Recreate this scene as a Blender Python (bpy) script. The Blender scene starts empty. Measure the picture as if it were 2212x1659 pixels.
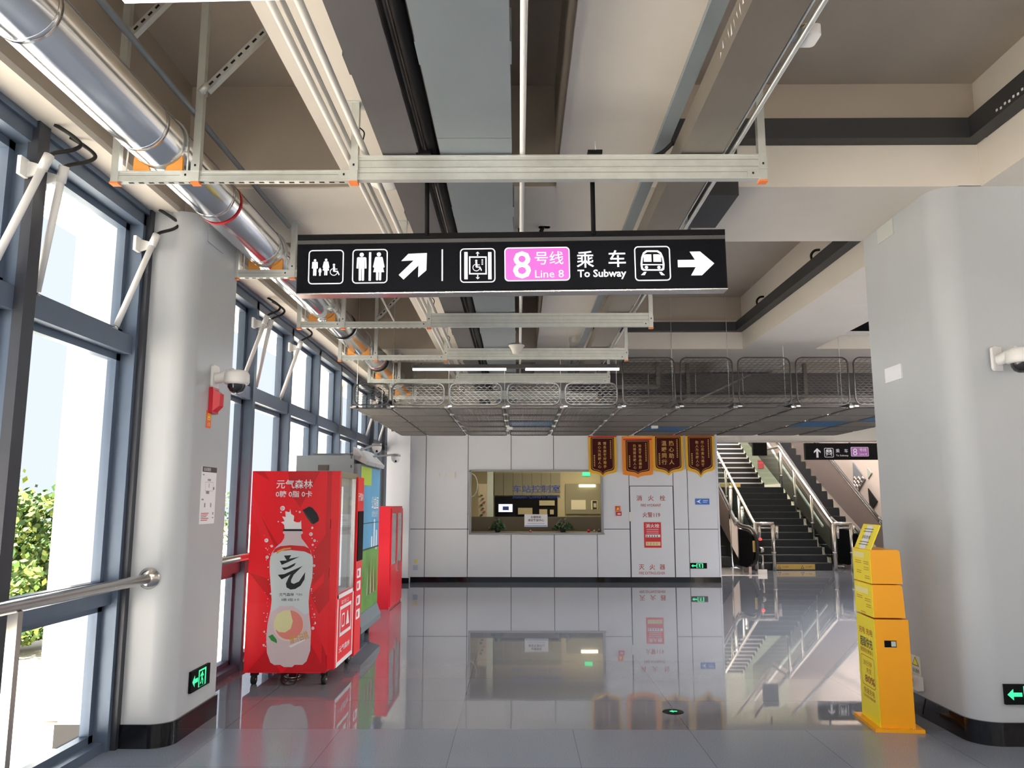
import bpy, bmesh, math, random
from mathutils import Vector, Matrix
random.seed(7)
R = math.radians
scene = bpy.context.scene
C = scene.collection

# ------------------------------------------------------------------ camera, world, sun, exposure
F = 1720.0; TH = R(8.43); YW = R(0.466); CH = 1.55
cam = bpy.data.cameras.new('camera'); camo = bpy.data.objects.new('camera', cam); C.objects.link(camo)
cam.sensor_width = 36; cam.lens = F * 36 / 2212; cam.clip_end = 300
camo.location = (0, 0, CH); camo.rotation_euler = (R(90) + TH, 0, YW)
scene.camera = camo
w = bpy.data.worlds.new('sky'); scene.world = w; w.use_nodes = True
bg = w.node_tree.nodes['Background']; bg.inputs[0].default_value = (0.80, 0.87, 1.0, 1); bg.inputs[1].default_value = 1.0
sun = bpy.data.lights.new('sun', 'SUN'); sun.energy = 44.0; sun.angle = R(0.6); sun.color = (1.0, 0.92, 0.80)
suno = bpy.data.objects.new('sun', sun); C.objects.link(suno)
suno.rotation_euler = Vector((0.30, 0.62, -0.95)).to_track_quat('-Z', 'Y').to_euler()
scene.view_settings.view_transform = 'Standard'; scene.view_settings.look = 'None'
scene.view_settings.exposure = 0.15; scene.view_settings.gamma = 1.0; scene.view_settings.use_curve_mapping = False
try:
    scene.cycles.max_bounces = 8; scene.cycles.diffuse_bounces = 4; scene.cycles.use_denoising = True
    scene.cycles.use_adaptive_sampling = True; scene.cycles.adaptive_threshold = 0.035; scene.cycles.sample_clamp_indirect = 8
except Exception: pass

# ------------------------------------------------------------------ helpers
def ray(u, v):
    x = (u - 1106) / F; y = (829.5 - v) / F
    fy = math.cos(TH) - y * math.sin(TH); z = math.sin(TH) + y * math.cos(TH)
    return (x * math.cos(YW) - fy * math.sin(YW), x * math.sin(YW) + fy * math.cos(YW), z)
def at(u, v, X=None, Y=None, Z=None):
    a, b, c = ray(u, v)
    t = X / a if X is not None else Y / b if Y is not None else (Z - CH) / c
    return Vector((a * t, b * t, CH + c * t))

MATS = {}
def mat(name, col, rough=0.5, metal=0.0, ior=1.45, emit=0, noise=0.0, nscale=8.0, alpha=None, trans=0, bump=0, coat=0):
    if name in MATS: return MATS[name]
    m = bpy.data.materials.new(name); m.use_nodes = True; MATS[name] = m
    nt = m.node_tree; b = nt.nodes['Principled BSDF']
    b.inputs['Base Color'].default_value = (*col, 1); b.inputs['Roughness'].default_value = rough
    b.inputs['Metallic'].default_value = metal; b.inputs['IOR'].default_value = ior
    b.inputs['Transmission Weight'].default_value = trans; b.inputs['Coat Weight'].default_value = coat
    if emit:
        b.inputs['Emission Color'].default_value = (*col, 1); b.inputs['Emission Strength'].default_value = emit
    if noise or bump:
        tc = nt.nodes.new('ShaderNodeTexCoord'); n = nt.nodes.new('ShaderNodeTexNoise'); n.inputs['Scale'].default_value = nscale
        n.inputs['Detail'].default_value = 6
        nt.links.new(tc.outputs['Object'], n.inputs['Vector'])
        if noise:
            mx = nt.nodes.new('ShaderNodeMix'); mx.data_type = 'RGBA'
            mx.inputs[6].default_value = tuple(c * (1 - noise) for c in col) + (1,)
            mx.inputs[7].default_value = tuple(min(1, c * (1 + noise)) for c in col) + (1,)
            nt.links.new(n.outputs['Fac'], mx.inputs[0]); nt.links.new(mx.outputs[2], b.inputs['Base Color'])
        if bump:
            bp = nt.nodes.new('ShaderNodeBump'); bp.inputs['Strength'].default_value = bump; bp.inputs['Distance'].default_value = 0.01
            nt.links.new(n.outputs['Fac'], bp.inputs['Height']); nt.links.new(bp.outputs['Normal'], b.inputs['Normal'])
    if ior < 1.35 and not trans: b.inputs['Specular IOR Level'].default_value = 0.12
    return m

PL = mat('painted_plaster', (0.70, 0.655, 0.60), 0.55, noise=0.05, nscale=3, bump=0.05)
COLM = mat('smooth_column_paint', (0.455, 0.485, 0.52), 0.38, noise=0.04, nscale=2.5)
WALLP = mat('white_wall_panel', (0.76, 0.785, 0.85), 0.35, noise=0.02, nscale=1.5)
SEAM = mat('dark_seam', (0.05, 0.05, 0.05), 0.8)
BLK = mat('glossy_black_skirting', (0.006, 0.006, 0.008), 0.06, ior=1.42)
GALV = mat('galvanised_steel', (0.66, 0.69, 0.67), 0.40, 0.65, noise=0.16, nscale=14)
SLOT = mat('slot_shadow_black', (0.02, 0.02, 0.02), 0.9)
ORG = mat('orange_plastic', (0.85, 0.22, 0.05), 0.45)
ORGW = mat('orange_wood_saddle', (0.80, 0.34, 0.07), 0.6, noise=0.1)
FOIL = mat('polished_pipe_jacket', (0.80, 0.82, 0.85), 0.15, 1.0)
REDP = mat('red_band', (0.70, 0.02, 0.03), 0.4)
FRM = mat('blue_grey_window_metal', (0.115, 0.155, 0.225), 0.38, 0.35, noise=0.05)
FRD = mat('dark_window_metal', (0.045, 0.05, 0.065), 0.4, 0.3)
GLS = mat('window_glass', (0.97, 0.99, 1.0), 0.0, trans=1.0, ior=1.02)
DUCTD = mat('dark_grey_duct', (0.105, 0.10, 0.105), 0.5, 0.2, noise=0.12, nscale=4)
DUCTL = mat('pale_grey_duct', (0.23, 0.265, 0.29), 0.42, 0.3, noise=0.06, nscale=4)
WHT = mat('white_plastic', (0.78, 0.78, 0.78), 0.4)
CND = mat('white_conduit', (0.62, 0.60, 0.56), 0.4)
BK = mat('matt_black', (0.010, 0.010, 0.011), 0.5, ior=1.3)
RUB = mat('black_rubber', (0.015, 0.015, 0.015), 0.6)
GREYD = mat('dark_grey_paint', (0.055, 0.055, 0.058), 0.45)
MESHM = mat('grey_mesh_paint', (0.24, 0.23, 0.22), 0.45, 0.3)
MESHB = mat('blue_mesh_paint', (0.04, 0.16, 0.36), 0.45, 0.2)
SS = mat('brushed_stainless', (0.62, 0.60, 0.58), 0.24, 1.0, noise=0.05)
SSP = mat('warm_stainless_cladding', (0.66, 0.56, 0.52), 0.33, 0.85, noise=0.05)
RED = mat('vending_red', (0.93, 0.012, 0.026), 0.32, ior=1.5)
RED2 = mat('vending_red_deep', (0.66, 0.010, 0.018), 0.32, ior=1.5)
RED3 = mat('vending_red_light', (0.95, 0.02, 0.035), 0.32, ior=1.5)
CABR = mat('cabinet_red', (0.82, 0.02, 0.04), 0.35)
YEL = mat('kiosk_yellow', (0.96, 0.80, 0.010), 0.4)
ORY = mat('kiosk_amber', (0.95, 0.41, 0.006), 0.4)
INKW = mat('white_print', (0.88, 0.88, 0.92), 0.5)
INKK = mat('black_print', (0.015, 0.02, 0.025), 0.5)
INKR = mat('red_print', (0.45, 0.08, 0.07), 0.6)
INKB = mat('blue_print', (0.03, 0.07, 0.32), 0.5)
INKG = mat('gold_print', (0.72, 0.42, 0.10), 0.5)
SIGNW = mat('backlit_white', (0.82, 0.84, 0.92), 0.5, emit=0.35)
SIGNP = mat('backlit_purple', (0.50, 0.10, 0.48), 0.5, emit=0.35)
SIGNK = mat('sign_face_black', (0.006, 0.0065, 0.009), 0.4, ior=1.25)
LAMPM = mat('lamp_diffuser', (1.0, 0.98, 0.95), 0.5, emit=1.6)
LAMPW = mat('warm_lamp_diffuser', (1.0, 0.90, 0.62), 0.5, emit=5.0)
EXG = mat('exit_green_glow', (0.05, 0.9, 0.35), 0.5, emit=0.8)
GRND = mat('outdoor_paving', (0.66, 0.62, 0.56), 0.9, noise=0.1, nscale=2)
OUTW = mat('outdoor_white_cladding', (0.80, 0.79, 0.77), 0.6, noise=0.03, nscale=2)

def floor_mat(name, base, rough, ior, tile=(1.6, 0.8), speck=0.10):
    m = bpy.data.materials.new(name); m.use_nodes = True; nt = m.node_tree; b = nt.nodes['Principled BSDF']
    tc = nt.nodes.new('ShaderNodeTexCoord'); n = nt.nodes.new('ShaderNodeTexNoise'); n.inputs['Scale'].default_value = 160; n.inputs['Detail'].default_value = 3
    nt.links.new(tc.outputs['Object'], n.inputs['Vector'])
    mx = nt.nodes.new('ShaderNodeMix'); mx.data_type = 'RGBA'
    mx.inputs[6].default_value = tuple(c * (1 - speck * 4) for c in base) + (1,); mx.inputs[7].default_value = tuple(c * (1 + speck * 4) for c in base) + (1,)
    nt.links.new(n.outputs['Fac'], mx.inputs[0])
    br = nt.nodes.new('ShaderNodeTexBrick'); br.offset = 0; br.inputs['Scale'].default_value = 1
    br.inputs['Brick Width'].default_value = tile[0]; br.inputs['Row Height'].default_value = tile[1]
    br.inputs['Mortar Size'].default_value = 0.0025; br.inputs['Color1'].default_value = (1, 1, 1, 1); br.inputs['Color2'].default_value = (0.93, 0.93, 0.94, 1)
    br.inputs['Mortar'].default_value = (0.55, 0.55, 0.55, 1)
    mp = nt.nodes.new('ShaderNodeMapping'); mp.inputs['Location'].default_value = (0.43, -5.78, 0)
    nt.links.new(tc.outputs['Object'], mp.inputs['Vector']); nt.links.new(mp.outputs['Vector'], br.inputs['Vector'])
    m2 = nt.nodes.new('ShaderNodeMix'); m2.data_type = 'RGBA'; m2.blend_type = 'MULTIPLY'; m2.inputs[0].default_value = 1
    nt.links.new(mx.outputs[2], m2.inputs[6]); nt.links.new(br.outputs['Color'], m2.inputs[7]); nt.links.new(m2.outputs[2], b.inputs['Base Color'])
    b.inputs['Roughness'].default_value = rough; b.inputs['IOR'].default_value = ior
    return m
FLR = floor_mat('polished_granite_floor', (0.20, 0.215, 0.25), 0.022, 1.85)
FLR2 = floor_mat('honed_granite_floor', (0.22, 0.255, 0.32), 0.16, 1.6, (0.8, 0.8), 0.14)

class MB:
    """collects shapes; build() links them as ONE mesh object"""
    def __init__(s, m=None): s.v = []; s.f = []; s.mi = []; s.mats = []; s.m = m; s.M = None; s.sm = []
    def _add(s, vs, fs, m=None, smooth=False):
        m = m or s.m
        if m not in s.mats: s.mats.append(m)
        k = s.mats.index(m); o = len(s.v)
        for p in vs:
            p = Vector(p); s.v.append(s.M @ p if s.M else p)
        for f in fs: s.f.append([i + o for i in f]); s.mi.append(k); s.sm.append(smooth)
        return s
    def box(s, x0, x1, y0, y1, z0, z1, m=None):
        vs = [(x, y, z) for z in (z0, z1) for y in (y0, y1) for x in (x0, x1)]
        return s._add(vs, [(0, 2, 3, 1), (4, 5, 7, 6), (0, 1, 5, 4), (2, 6, 7, 3), (0, 4, 6, 2), (1, 3, 7, 5)], m)
    def bar(s, a, b, w, h, m=None, up=(0, 0, 1)):
        a = Vector(a); b = Vector(b); d = (b - a).normalized(); u = Vector(up)
        if abs(d.dot(u)) > 0.98: u = Vector((0, 1, 0))
        r = d.cross(u).normalized() * w / 2; t = r.cross(d).normalized() * h / 2
        vs = [p + i * r + j * t for p in (a, b) for (i, j) in ((-1, -1), (1, -1), (1, 1), (-1, 1))]
        return s._add(vs, [(0, 1, 2, 3), (7, 6, 5, 4), (0, 4, 5, 1), (1, 5, 6, 2), (2, 6, 7, 3), (3, 7, 4, 0)], m)
    def tube(s, pts, r, n=10, m=None, caps=True, closed=False):
        pts = [Vector(p) for p in pts]; rings = []
        ref = None
        for i, p in enumerate(pts):
            if closed: d = (pts[(i + 1) % len(pts)] - pts[i - 1]).normalized()
            else: d = ((pts[min(i + 1, len(pts) - 1)]) - pts[max(i - 1, 0)]).normalized()
            if ref is None: ref = Vector((0, 0, 1)) if abs(d.z) < 0.9 else Vector((1, 0, 0))
            a = d.cross(ref).normalized(); b2 = a.cross(d).normalized(); ref = b2
            rr = r[i] if isinstance(r, (list, tuple)) else r
            rings.append([p + rr * (math.cos(2 * math.pi * k / n) * a + math.sin(2 * math.pi * k / n) * b2) for k in range(n)])
        vs = [q for g in rings for q in g]; fs = []
        L = len(pts); last = L if closed else L - 1
        for i in range(last):
            j = (i + 1) % L
            for k in range(n): fs.append((i * n + k, i * n + (k + 1) % n, j * n + (k + 1) % n, j * n + k))
        s._add(vs, fs, m, True)
        if caps and not closed: s._add(rings[0] + rings[-1], [tuple(range(n))[::-1], tuple(range(n, 2 * n))], m)
        return s
    def cyl(s, a, b, r, n=20, m=None, r2=None): return s.tube([a, b], [r, r if r2 is None else r2], n, m)
    def lathe(s, c, prof, n=24, m=None, axis='z'):
        vs = []; c = Vector(c)
        for (r, z) in prof:
            for k in range(n):
                a = 2 * math.pi * k / n; x = r * math.cos(a); y = r * math.sin(a)
                vs.append(c + (Vector((x, y, z)) if axis == 'z' else Vector((x, z, y)) if axis == 'y' else Vector((z, x, y))))
        fs = [(i * n + k, i * n + (k + 1) % n, (i + 1) * n + (k + 1) % n, (i + 1) * n + k) for i in range(len(prof) - 1) for k in range(n)]
        return s._add(vs, fs, m, True)
    def prism(s, pts, a, b, axis='x', m=None, smooth=False):
        """extrude 2D outline; axis x: pts are (y,z); y: (x,z); z: (x,y)"""
        def P(p, t): return (t, p[0], p[1]) if axis == 'x' else (p[0], t, p[1]) if axis == 'y' else (p[0], p[1], t)
        n = len(pts); vs = [P(p, a) for p in pts] + [P(p, b) for p in pts]
        s._add(vs, [tuple(range(n))[::-1], tuple(range(n, 2 * n))], m)
        return s._add(vs, [(i, (i + 1) % n, (i + 1) % n + n, i + n) for i in range(n)], m, smooth)
    def poly(s, pts, d=0.001, m=None):
        return s._add([(p[0], p[1], d) for p in pts], [tuple(range(len(pts)))], m)
    def ring(s, o, i, d=0.001, m=None):
        n = len(o); return s._add([(p[0], p[1], d) for p in o + i], [(k, (k + 1) % n, (k + 1) % n + n, k + n) for k in range(n)], m)
    def text(s, t, x, y, size, d=0.001, m=None, w=None, bold=0.0, ax='CENTER', rot=0, sp=1.0):
        if any(ord(ch_) > 0x2E80 for ch_ in t): bold = min(bold, 0.010)
        V, fs = text_geo(t, bold, ax, sp)
        if not V: return s
        xs = [p[0] for p in V]; W = max(xs) - min(xs); kx = size if w is None else w / max(W, 1e-6)
        c, si = math.cos(rot), math.sin(rot)
        return s._add([(x + (p[0] * kx) * c - p[1] * size * si, y + (p[0] * kx) * si + p[1] * size * c, d) for p in V], fs, m)
    def build(s, name, parent=None, loc=None):
        me = bpy.data.meshes.new(name)
        o = Vector(loc) if loc is not None else Vector((0, 0, 0))
        me.from_pydata([tuple(v - o) for v in s.v], [], s.f)
        for mm in s.mats: me.materials.append(mm)
        for p, k, sm in zip(me.polygons, s.mi, s.sm): p.material_index = k; p.use_smooth = sm
        me.update()
        bm = bmesh.new(); bm.from_mesh(me); bmesh.ops.remove_doubles(bm, verts=bm.verts, dist=0.00002) if len(bm.verts) < 4000 and any(s.sm) else None
        bm.to_mesh(me); bm.free()
        ob = bpy.data.objects.new(name, me); C.objects.link(ob)
        if parent is not None: ob.parent = parent; ob.location = o
        else: ob.location = o
        return ob
TG = {}
def text_geo(t, bold, ax, sp):
    k = (t, bold, ax, sp)
    if k in TG: return TG[k]
    cu = bpy.data.curves.new('t', 'FONT'); cu.body = t; cu.size = 1; cu.offset = bold; cu.align_x = ax; cu.align_y = 'CENTER'; cu.resolution_u = 2; cu.space_character = sp
    o = bpy.data.objects.new('t', cu); C.objects.link(o)
    me = bpy.data.meshes.new_from_object(o.evaluated_get(bpy.context.evaluated_depsgraph_get()))
    r = ([tuple(v.co[:2]) for v in me.vertices], [tuple(p.vertices) for p in me.polygons])
    if r[0]:
        ys = [p[1] for p in r[0]]; my = (max(ys) + min(ys)) / 2
        r = ([(p[0], p[1] - my) for p in r[0]], r[1])
    bpy.data.objects.remove(o); bpy.data.meshes.remove(me); bpy.data.curves.remove(cu)
    TG[k] = r; return r
def tag(o, label=None, cat=None, group=None, kind=None):
    for k, v in (('label', label), ('category', cat), ('group', group), ('kind', kind)):
        if v: o[k] = v
    return o
def empty(name, loc, label=None, cat=None, group=None, kind=None):
    o = bpy.data.objects.new(name, None); C.objects.link(o); o.location = loc; o.empty_display_size = 0.1
    return tag(o, label, cat, group, kind)
def part(mb, name, par):
    """world-space mesh as a child of an Empty at par.location"""
    ob = mb.build(name); ob.parent = par; loc = Vector((0, 0, 0)); q = par
    while q is not None: loc += q.location; q = q.parent
    ob.location = -loc if loc.length else ob.location
    return ob
def copy_tree(o, parent=None):
    c = o.copy(); C.objects.link(c); c.parent = parent
    for ch in [x for x in bpy.data.objects if x.parent == o]: copy_tree(ch, c)
    return c
def rrect(cx, cy, w, h, r, n=6):
    out = []
    for (sx, sy, a0) in ((1, 1, 0), (-1, 1, 90), (-1, -1, 180), (1, -1, 270)):
        for k in range(n + 1):
            a = R(a0 + 90 * k / n); out.append((cx + sx * (w / 2 - r) + r * math.cos(a), cy + sy * (h / 2 - r) + r * math.sin(a)))
    return out
def circ(cx, cy, r, n=24, ry=None): return [(cx + r * math.cos(2 * math.pi * k / n), cy + (ry or r) * math.sin(2 * math.pi * k / n)) for k in range(n)]
def frame(o, ex, ey, ez):
    """matrix whose local x,y,z run along ex,ey,ez at o"""
    ex, ey, ez = Vector(ex), Vector(ey), Vector(ez)
    return Matrix(((ex.x, ey.x, ez.x, o[0]), (ex.y, ey.y, ez.y, o[1]), (ex.z, ey.z, ez.z, o[2]), (0, 0, 0, 1)))
def front(o): return frame(o, (1, 0, 0), (0, 0, 1), (0, -1, 0))       # art that faces the entrance (-Y)
def facex(o): return frame(o, (0, 1, 0), (0, 0, 1), (1, 0, 0))        # art that faces +X
def facenx(o): return frame(o, (0, -1, 0), (0, 0, 1), (-1, 0, 0))     # art that faces -X
ORD = ['first', 'second', 'third', 'fourth', 'fifth', 'sixth', 'seventh', 'eighth', 'ninth', 'tenth', 'eleventh', 'twelfth']
BWY = 15.95

# ------------------------------------------------------------------ setting: ground, floor, ceiling, beams
tag(MB(GRND).box(-60, 40, -40, 60, -0.30, -0.12).build('ground'), 'pale paving outside the glass wall', None, kind='structure')
tag(MB(FLR).box(-2.95, 12, 5.78, 34, -0.12, 0).build('floor'), kind='structure')
tag(MB(FLR2).box(-2.95, 12, -11, 5.78, -0.12, 0).build('floor'), kind='structure')
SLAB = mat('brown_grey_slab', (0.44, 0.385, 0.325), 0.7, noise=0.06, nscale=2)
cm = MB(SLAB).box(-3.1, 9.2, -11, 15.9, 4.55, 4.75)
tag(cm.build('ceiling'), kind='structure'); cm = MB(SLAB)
# thin brown-grey sheets make the coffer sides darker than the beams
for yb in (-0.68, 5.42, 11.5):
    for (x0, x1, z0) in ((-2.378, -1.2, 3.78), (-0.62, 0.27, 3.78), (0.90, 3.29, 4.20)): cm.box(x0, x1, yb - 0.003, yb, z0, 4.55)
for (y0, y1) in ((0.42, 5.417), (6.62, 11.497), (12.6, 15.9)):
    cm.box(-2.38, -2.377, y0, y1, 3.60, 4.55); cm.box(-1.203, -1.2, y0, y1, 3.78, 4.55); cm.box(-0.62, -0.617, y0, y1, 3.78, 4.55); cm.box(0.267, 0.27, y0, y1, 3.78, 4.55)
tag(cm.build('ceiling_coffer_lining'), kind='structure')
def struct(mb, name): return tag(mb.build(name), kind='structure')
for (a, b) in ((-0.68, 0.42), (5.42, 6.62), (11.5, 12.6)):
    struct(MB(PL).box(-2.38, 9.2, a, b, 3.77, 4.56), 'ceiling_beam')
for (a, b, c0, c1) in ((-11, -0.68, 0, 0), (0.42, 5.42, 0, 0), (6.62, 11.5, 0, 0), (12.6, 15.9, 0, 0)):
    for (x0, x1) in ((-1.2, -0.62), (0.27, 0.90), (3.29, 4.35)):
        struct(MB(PL).box(x0, x1, a, b, 3.77, 4.56), 'ceiling_beam')
struct(MB(PL).box(-3.1, -2.38, -11, 15.95, 3.56, 4.76), 'ceiling_beam')
# right side enclosure (never seen straight on)
struct(MB(PL).box(9.2, 9.35, -11, 15.9, 0, 4.75), 'wall_right')

# ------------------------------------------------------------------ columns with black skirting
def column(outline, ztop, name):
    struct(MB(COLM).prism(outline, 0.17, ztop, 'z'), name)
def offs(outline, d):
    cx = sum(p[0] for p in outline) / len(outline); cy = sum(p[1] for p in outline) / len(outline)
    xs = [p[0] for p in outline]; ys = [p[1] for p in outline]
    sx = (max(xs) - min(xs) + 2 * d) / (max(xs) - min(xs)); sy = (max(ys) - min(ys) + 2 * d) / (max(ys) - min(ys))
    mx = (max(xs) + min(xs)) / 2; my = (max(ys) + min(ys)) / 2
    return [(mx + (p[0] - mx) * sx, my + (p[1] - my) * sy) for p in outline]
lc = [(-2.95, 5.33), (-2.24 - 0.14, 5.33)] + [(-2.38 + 0.14 * math.sin(R(a)), 5.47 - 0.14 * math.cos(R(a))) for a in range(3, 91, 3)] + \
     [(-2.24, 6.12)] + [(-2.30 + 0.06 * math.cos(R(a)), 6.12 + 0.06 * math.sin(R(a))) for a in range(6, 91, 6)] + [(-2.95, 6.18)]
rc = [(4.5, 5.42)] + [(4.5, 6.62), (2.99, 6.62), (2.95, 6.58)] + [(2.95, 5.60)] + [(3.13 - 0.18 * math.cos(R(a)), 5.60 - 0.18 * math.sin(R(a))) for a in range(3, 91, 3)]
for ol, zt, nm in ((lc, 3.57, 'column'), (rc, 3.775, 'column')):
    o = MB(COLM)
    n = len(ol); vs = [(p[0], p[1], z) for z in (0.0, zt) for p in ol]
    o._add(vs, [tuple(range(n))[::-1], tuple(range(n, 2 * n))]); o._add(vs, [(i, (i + 1) % n, (i + 1) % n + n, i + n) for i in range(n)])
    ob = struct(o, nm)
    sk = offs(ol, 0.014); o = MB(BLK); vs = [(p[0], p[1], z) for z in (0.0, 0.145) for p in sk]
    o._add(vs, [tuple(range(n, 2 * n))]); o._add(vs, [(i, (i + 1) % n, (i + 1) % n + n, i + n) for i in range(n)])
    struct(o, 'baseboard_left' if ol is lc else 'baseboard_right')
# ------------------------------------------------------------------ window wall
MUL = [1.52, 2.77, 4.02, 5.28, 6.47, 7.69, 8.93, 10.2, 11.46, 12.70, 13.95, 15.2]
struct(MB(FRM).box(-2.78, -2.58, -11, BWY, 3.44, 3.555).box(-2.72, -2.56, -11, BWY, 3.52, 3.558, FRM), 'trim_1')
struct(MB(FRM).box(-2.78, -2.60, -11, BWY, -0.05, 0.06), 'trim_2')
for y in (-8.5, -6.0, -3.5, -1.0, 0.26): tag(MB(FRM).box(-2.76, -2.58, y - 0.035, y + 0.035, 0.0, 3.56).build('window_mullion'), kind='structure')
for i, y in enumerate(MUL + [BWY - 0.05]):
    dark = i in (3, 10, 11, 12, 2)
    mb = MB(FRM).box(-2.76, -2.58, y - 0.035, y + 0.035, 0.0, 3.56)
    if dark: mb.box(-2.60, -2.545, y + (0.0 if i == 3 else -0.05), y + 0.05, 0.0, 3.56, FRD)
    tag(mb.build('window_mullion'), kind='structure')
ws = [-11, -8.5, -6.0, -3.5, -1.0, 0.26] + MUL + [BWY - 0.05]
for i in range(len(ws) - 1):
    a, b = ws[i] + 0.035, ws[i + 1] - 0.035
    win = empty('window_%d' % (i + 1), (-2.70, a, 0), kind='structure')
    fr = MB(FRM)
    fr.box(-2.76, -2.60, a, b, 2.53, 2.655); fr.box(-2.75, -2.62, a, b, 0.90, 1.0)
    for (z0, z1) in ((0.06, 0.90), (1.0, 2.53), (2.655, 3.44)):
        for (p, q) in ((a, a + 0.05), (b - 0.05, b)): fr.box(-2.735, -2.675, p, q, z0, z1)
        fr.box(-2.735, -2.675, a, b, z1 - 0.045, z1); fr.box(-2.735, -2.675, a, b, z0, z0 + 0.045)
    part(fr, 'window_frame', win)
    for (z0, z1) in ((0.06, 0.90), (1.0, 2.53), (2.655, 3.44)):
        part(MB(GLS).box(-2.712, -2.706, a + 0.045, b - 0.045, z0 + 0.04, z1 - 0.04), 'pane', win)

def opener(y, side, desc, ytop=None):
    """motor actuator: bracket on the mullion, tube down to the sash"""
    top = Vector((-2.475, y + side * 0.075, 3.33)); bot = Vector((-2.64, y + side * 0.20, 2.67))
    e = empty('window_opener', top, desc, 'window opener', 'actuators that open the upper windows')
    d = bot - top
    part(MB(WHT).cyl(top, top + d * 0.97, 0.020, 14), 'motor_tube', e)
    part(MB(SS).cyl(top + d * 0.95, bot, 0.009, 10).box(bot.x - 0.03, bot.x + 0.015, bot.y - 0.012, bot.y + 0.012, bot.z - 0.03, bot.z + 0.01), 'push_rod', e)
    part(MB(WHT).cyl(top - d * 0.04, top + d * 0.09, 0.026, 14), 'end_cap', e)
    b = MB(WHT); q = top + d * 0.07
    b.prism([(-2.585, q.z - 0.045), (-2.585, q.z + 0.045), (q.x - 0.01, q.z + 0.018), (q.x - 0.01, q.z - 0.018)], q.y - side * 0.025 - 0.006, q.y - side * 0.025 + 0.006, 'y')
    b.box(-2.60, -2.58, q.y - 0.04, q.y + 0.03, q.z - 0.05, q.z + 0.05)
    part(b, 'bracket', e)
    pts = [top - d * 0.03, top + Vector((0.02, 0.03, 0.05)), top + Vector((0.075, 0.10, 0.10)), top + Vector((0.09, 0.14, 0.15)), top + Vector((0.05, 0.11, 0.19)), top + Vector((-0.02, 0.07, 0.23))]
    part(MB(RUB).tube(bez(pts), 0.011, 8), 'cable', e)
    return e
def bez(pts, n=5):
    pts = [Vector(p) for p in pts]; out = []
    P = [pts[0]] + pts + [pts[-1]]
    for i in range(len(pts) - 1):
        a, b, c, d = P[i], P[i + 1], P[i + 2], P[i + 3]
        for k in range(n):
            t = k / n
            out.append(0.5 * ((2 * b) + (c - a) * t + (2 * a - 5 * b + 4 * c - d) * t * t + (3 * b - a - 3 * c + d) * t ** 3))
    out.append(pts[-1]); return out
opener(4.02, -1, 'white window actuator tube nearest the camera, before the first full mullion')
opener(4.02, 1, 'grey-white window actuator behind the first mullion, in front of the pale column')
opener(5.28, -1, 'white window actuator tube against the big column, cable looping above it')
opener(7.69, -1, 'white window actuator just above the dome camera past the column')
opener(7.69, 1, 'slimmer window actuator on the far side of the mullion past the column')
opener(8.93, -1, 'white window actuator on the second mullion past the column')
opener(13.95, -1, 'small far window actuator above the first ceiling-arm dome camera')
opener(15.2, -1, 'small far window actuator nearest the control room wall')

# ------------------------------------------------------------------ outside
struct(MB(OUTW).box(-3.68, -3.12, 6.35, 7.0, -0.1, 7.0), 'exterior_column')
struct(MB(OUTW).box(-3.95, -3.12, 13.4, 14.0, -0.1, 7.0), 'exterior_column')
struct(MB(OUTW).box(-3.95, -3.1, -12, 22, 4.3, 4.6).box(-3.95, -3.8, -12, 22, 3.9, 4.3), 'exterior_roof')
LEAFS = [mat('leaf_bright', (0.16, 0.21, 0.035), 0.6), mat('leaf_mid', (0.07, 0.13, 0.02), 0.6), mat('leaf_deep', (0.025, 0.07, 0.015), 0.6)]
BARK = mat('bark', (0.12, 0.09, 0.06), 0.9, noise=0.3)
def tree(x, y, h, r, n, label):
    e = empty('tree', (x, y, -0.1), label, 'tree', 'leafy trees outside the glass wall')
    t = MB(BARK).tube([(x, y, -0.12), (x + 0.03, y, h * 0.5), (x - 0.05, y + 0.05, h * 0.85)], [0.07, 0.05, 0.02], 8)
    for k in range(9):
        a = random.uniform(0, 6.28); z = random.uniform(0.15, 0.7) * h
        t.tube([(x, y, z), (x + math.cos(a) * r * 0.7, y + math.sin(a) * r * 0.7, z + 0.3)], [0.02, 0.006], 5)
    part(t, 'trunk', e)
    f = MB(LEAFS[0])
    cl = [(random.gauss(0, 0.38) * r, random.gauss(0, 0.38) * r, random.uniform(0.02, 1.0)) for _ in range(45)]
    for k in range(n):
        c = random.choice(cl); sc = 1.25 - 0.75 * c[2]
        p = Vector((x + c[0] * sc + random.gauss(0, 0.13) * r, y + c[1] * sc + random.gauss(0, 0.13) * r, c[2] * h + random.gauss(0, 0.10)))
        p.z = max(0.0, p.z)
        a = Vector([random.gauss(0, 1) for _ in range(3)]).normalized(); b = a.orthogonal().normalized(); s = random.uniform(0.03, 0.06)
        f._add([p - a * s, p + b * s * 0.6, p + a * s, p - b * s * 0.6], [(0, 1, 2, 3)], random.choice(LEAFS))
    part(f, 'foliage', e)
tree(-5.75, 9.3, 1.55, 0.95, 7500, 'bushy yellow-green tree outside, nearest the handrail')
tree(-8.6, 13.2, 2.0, 1.2, 4200, 'green tree behind the nearest bush, partly hidden by the white pillar')
tree(-6.6, 13.8, 1.9, 1.0, 2600, 'green tree outside beyond the concrete column')
tree(-7.5, 19.0, 2.1, 1.2, 2200, 'far green tree outside by the vending machines')

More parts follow.
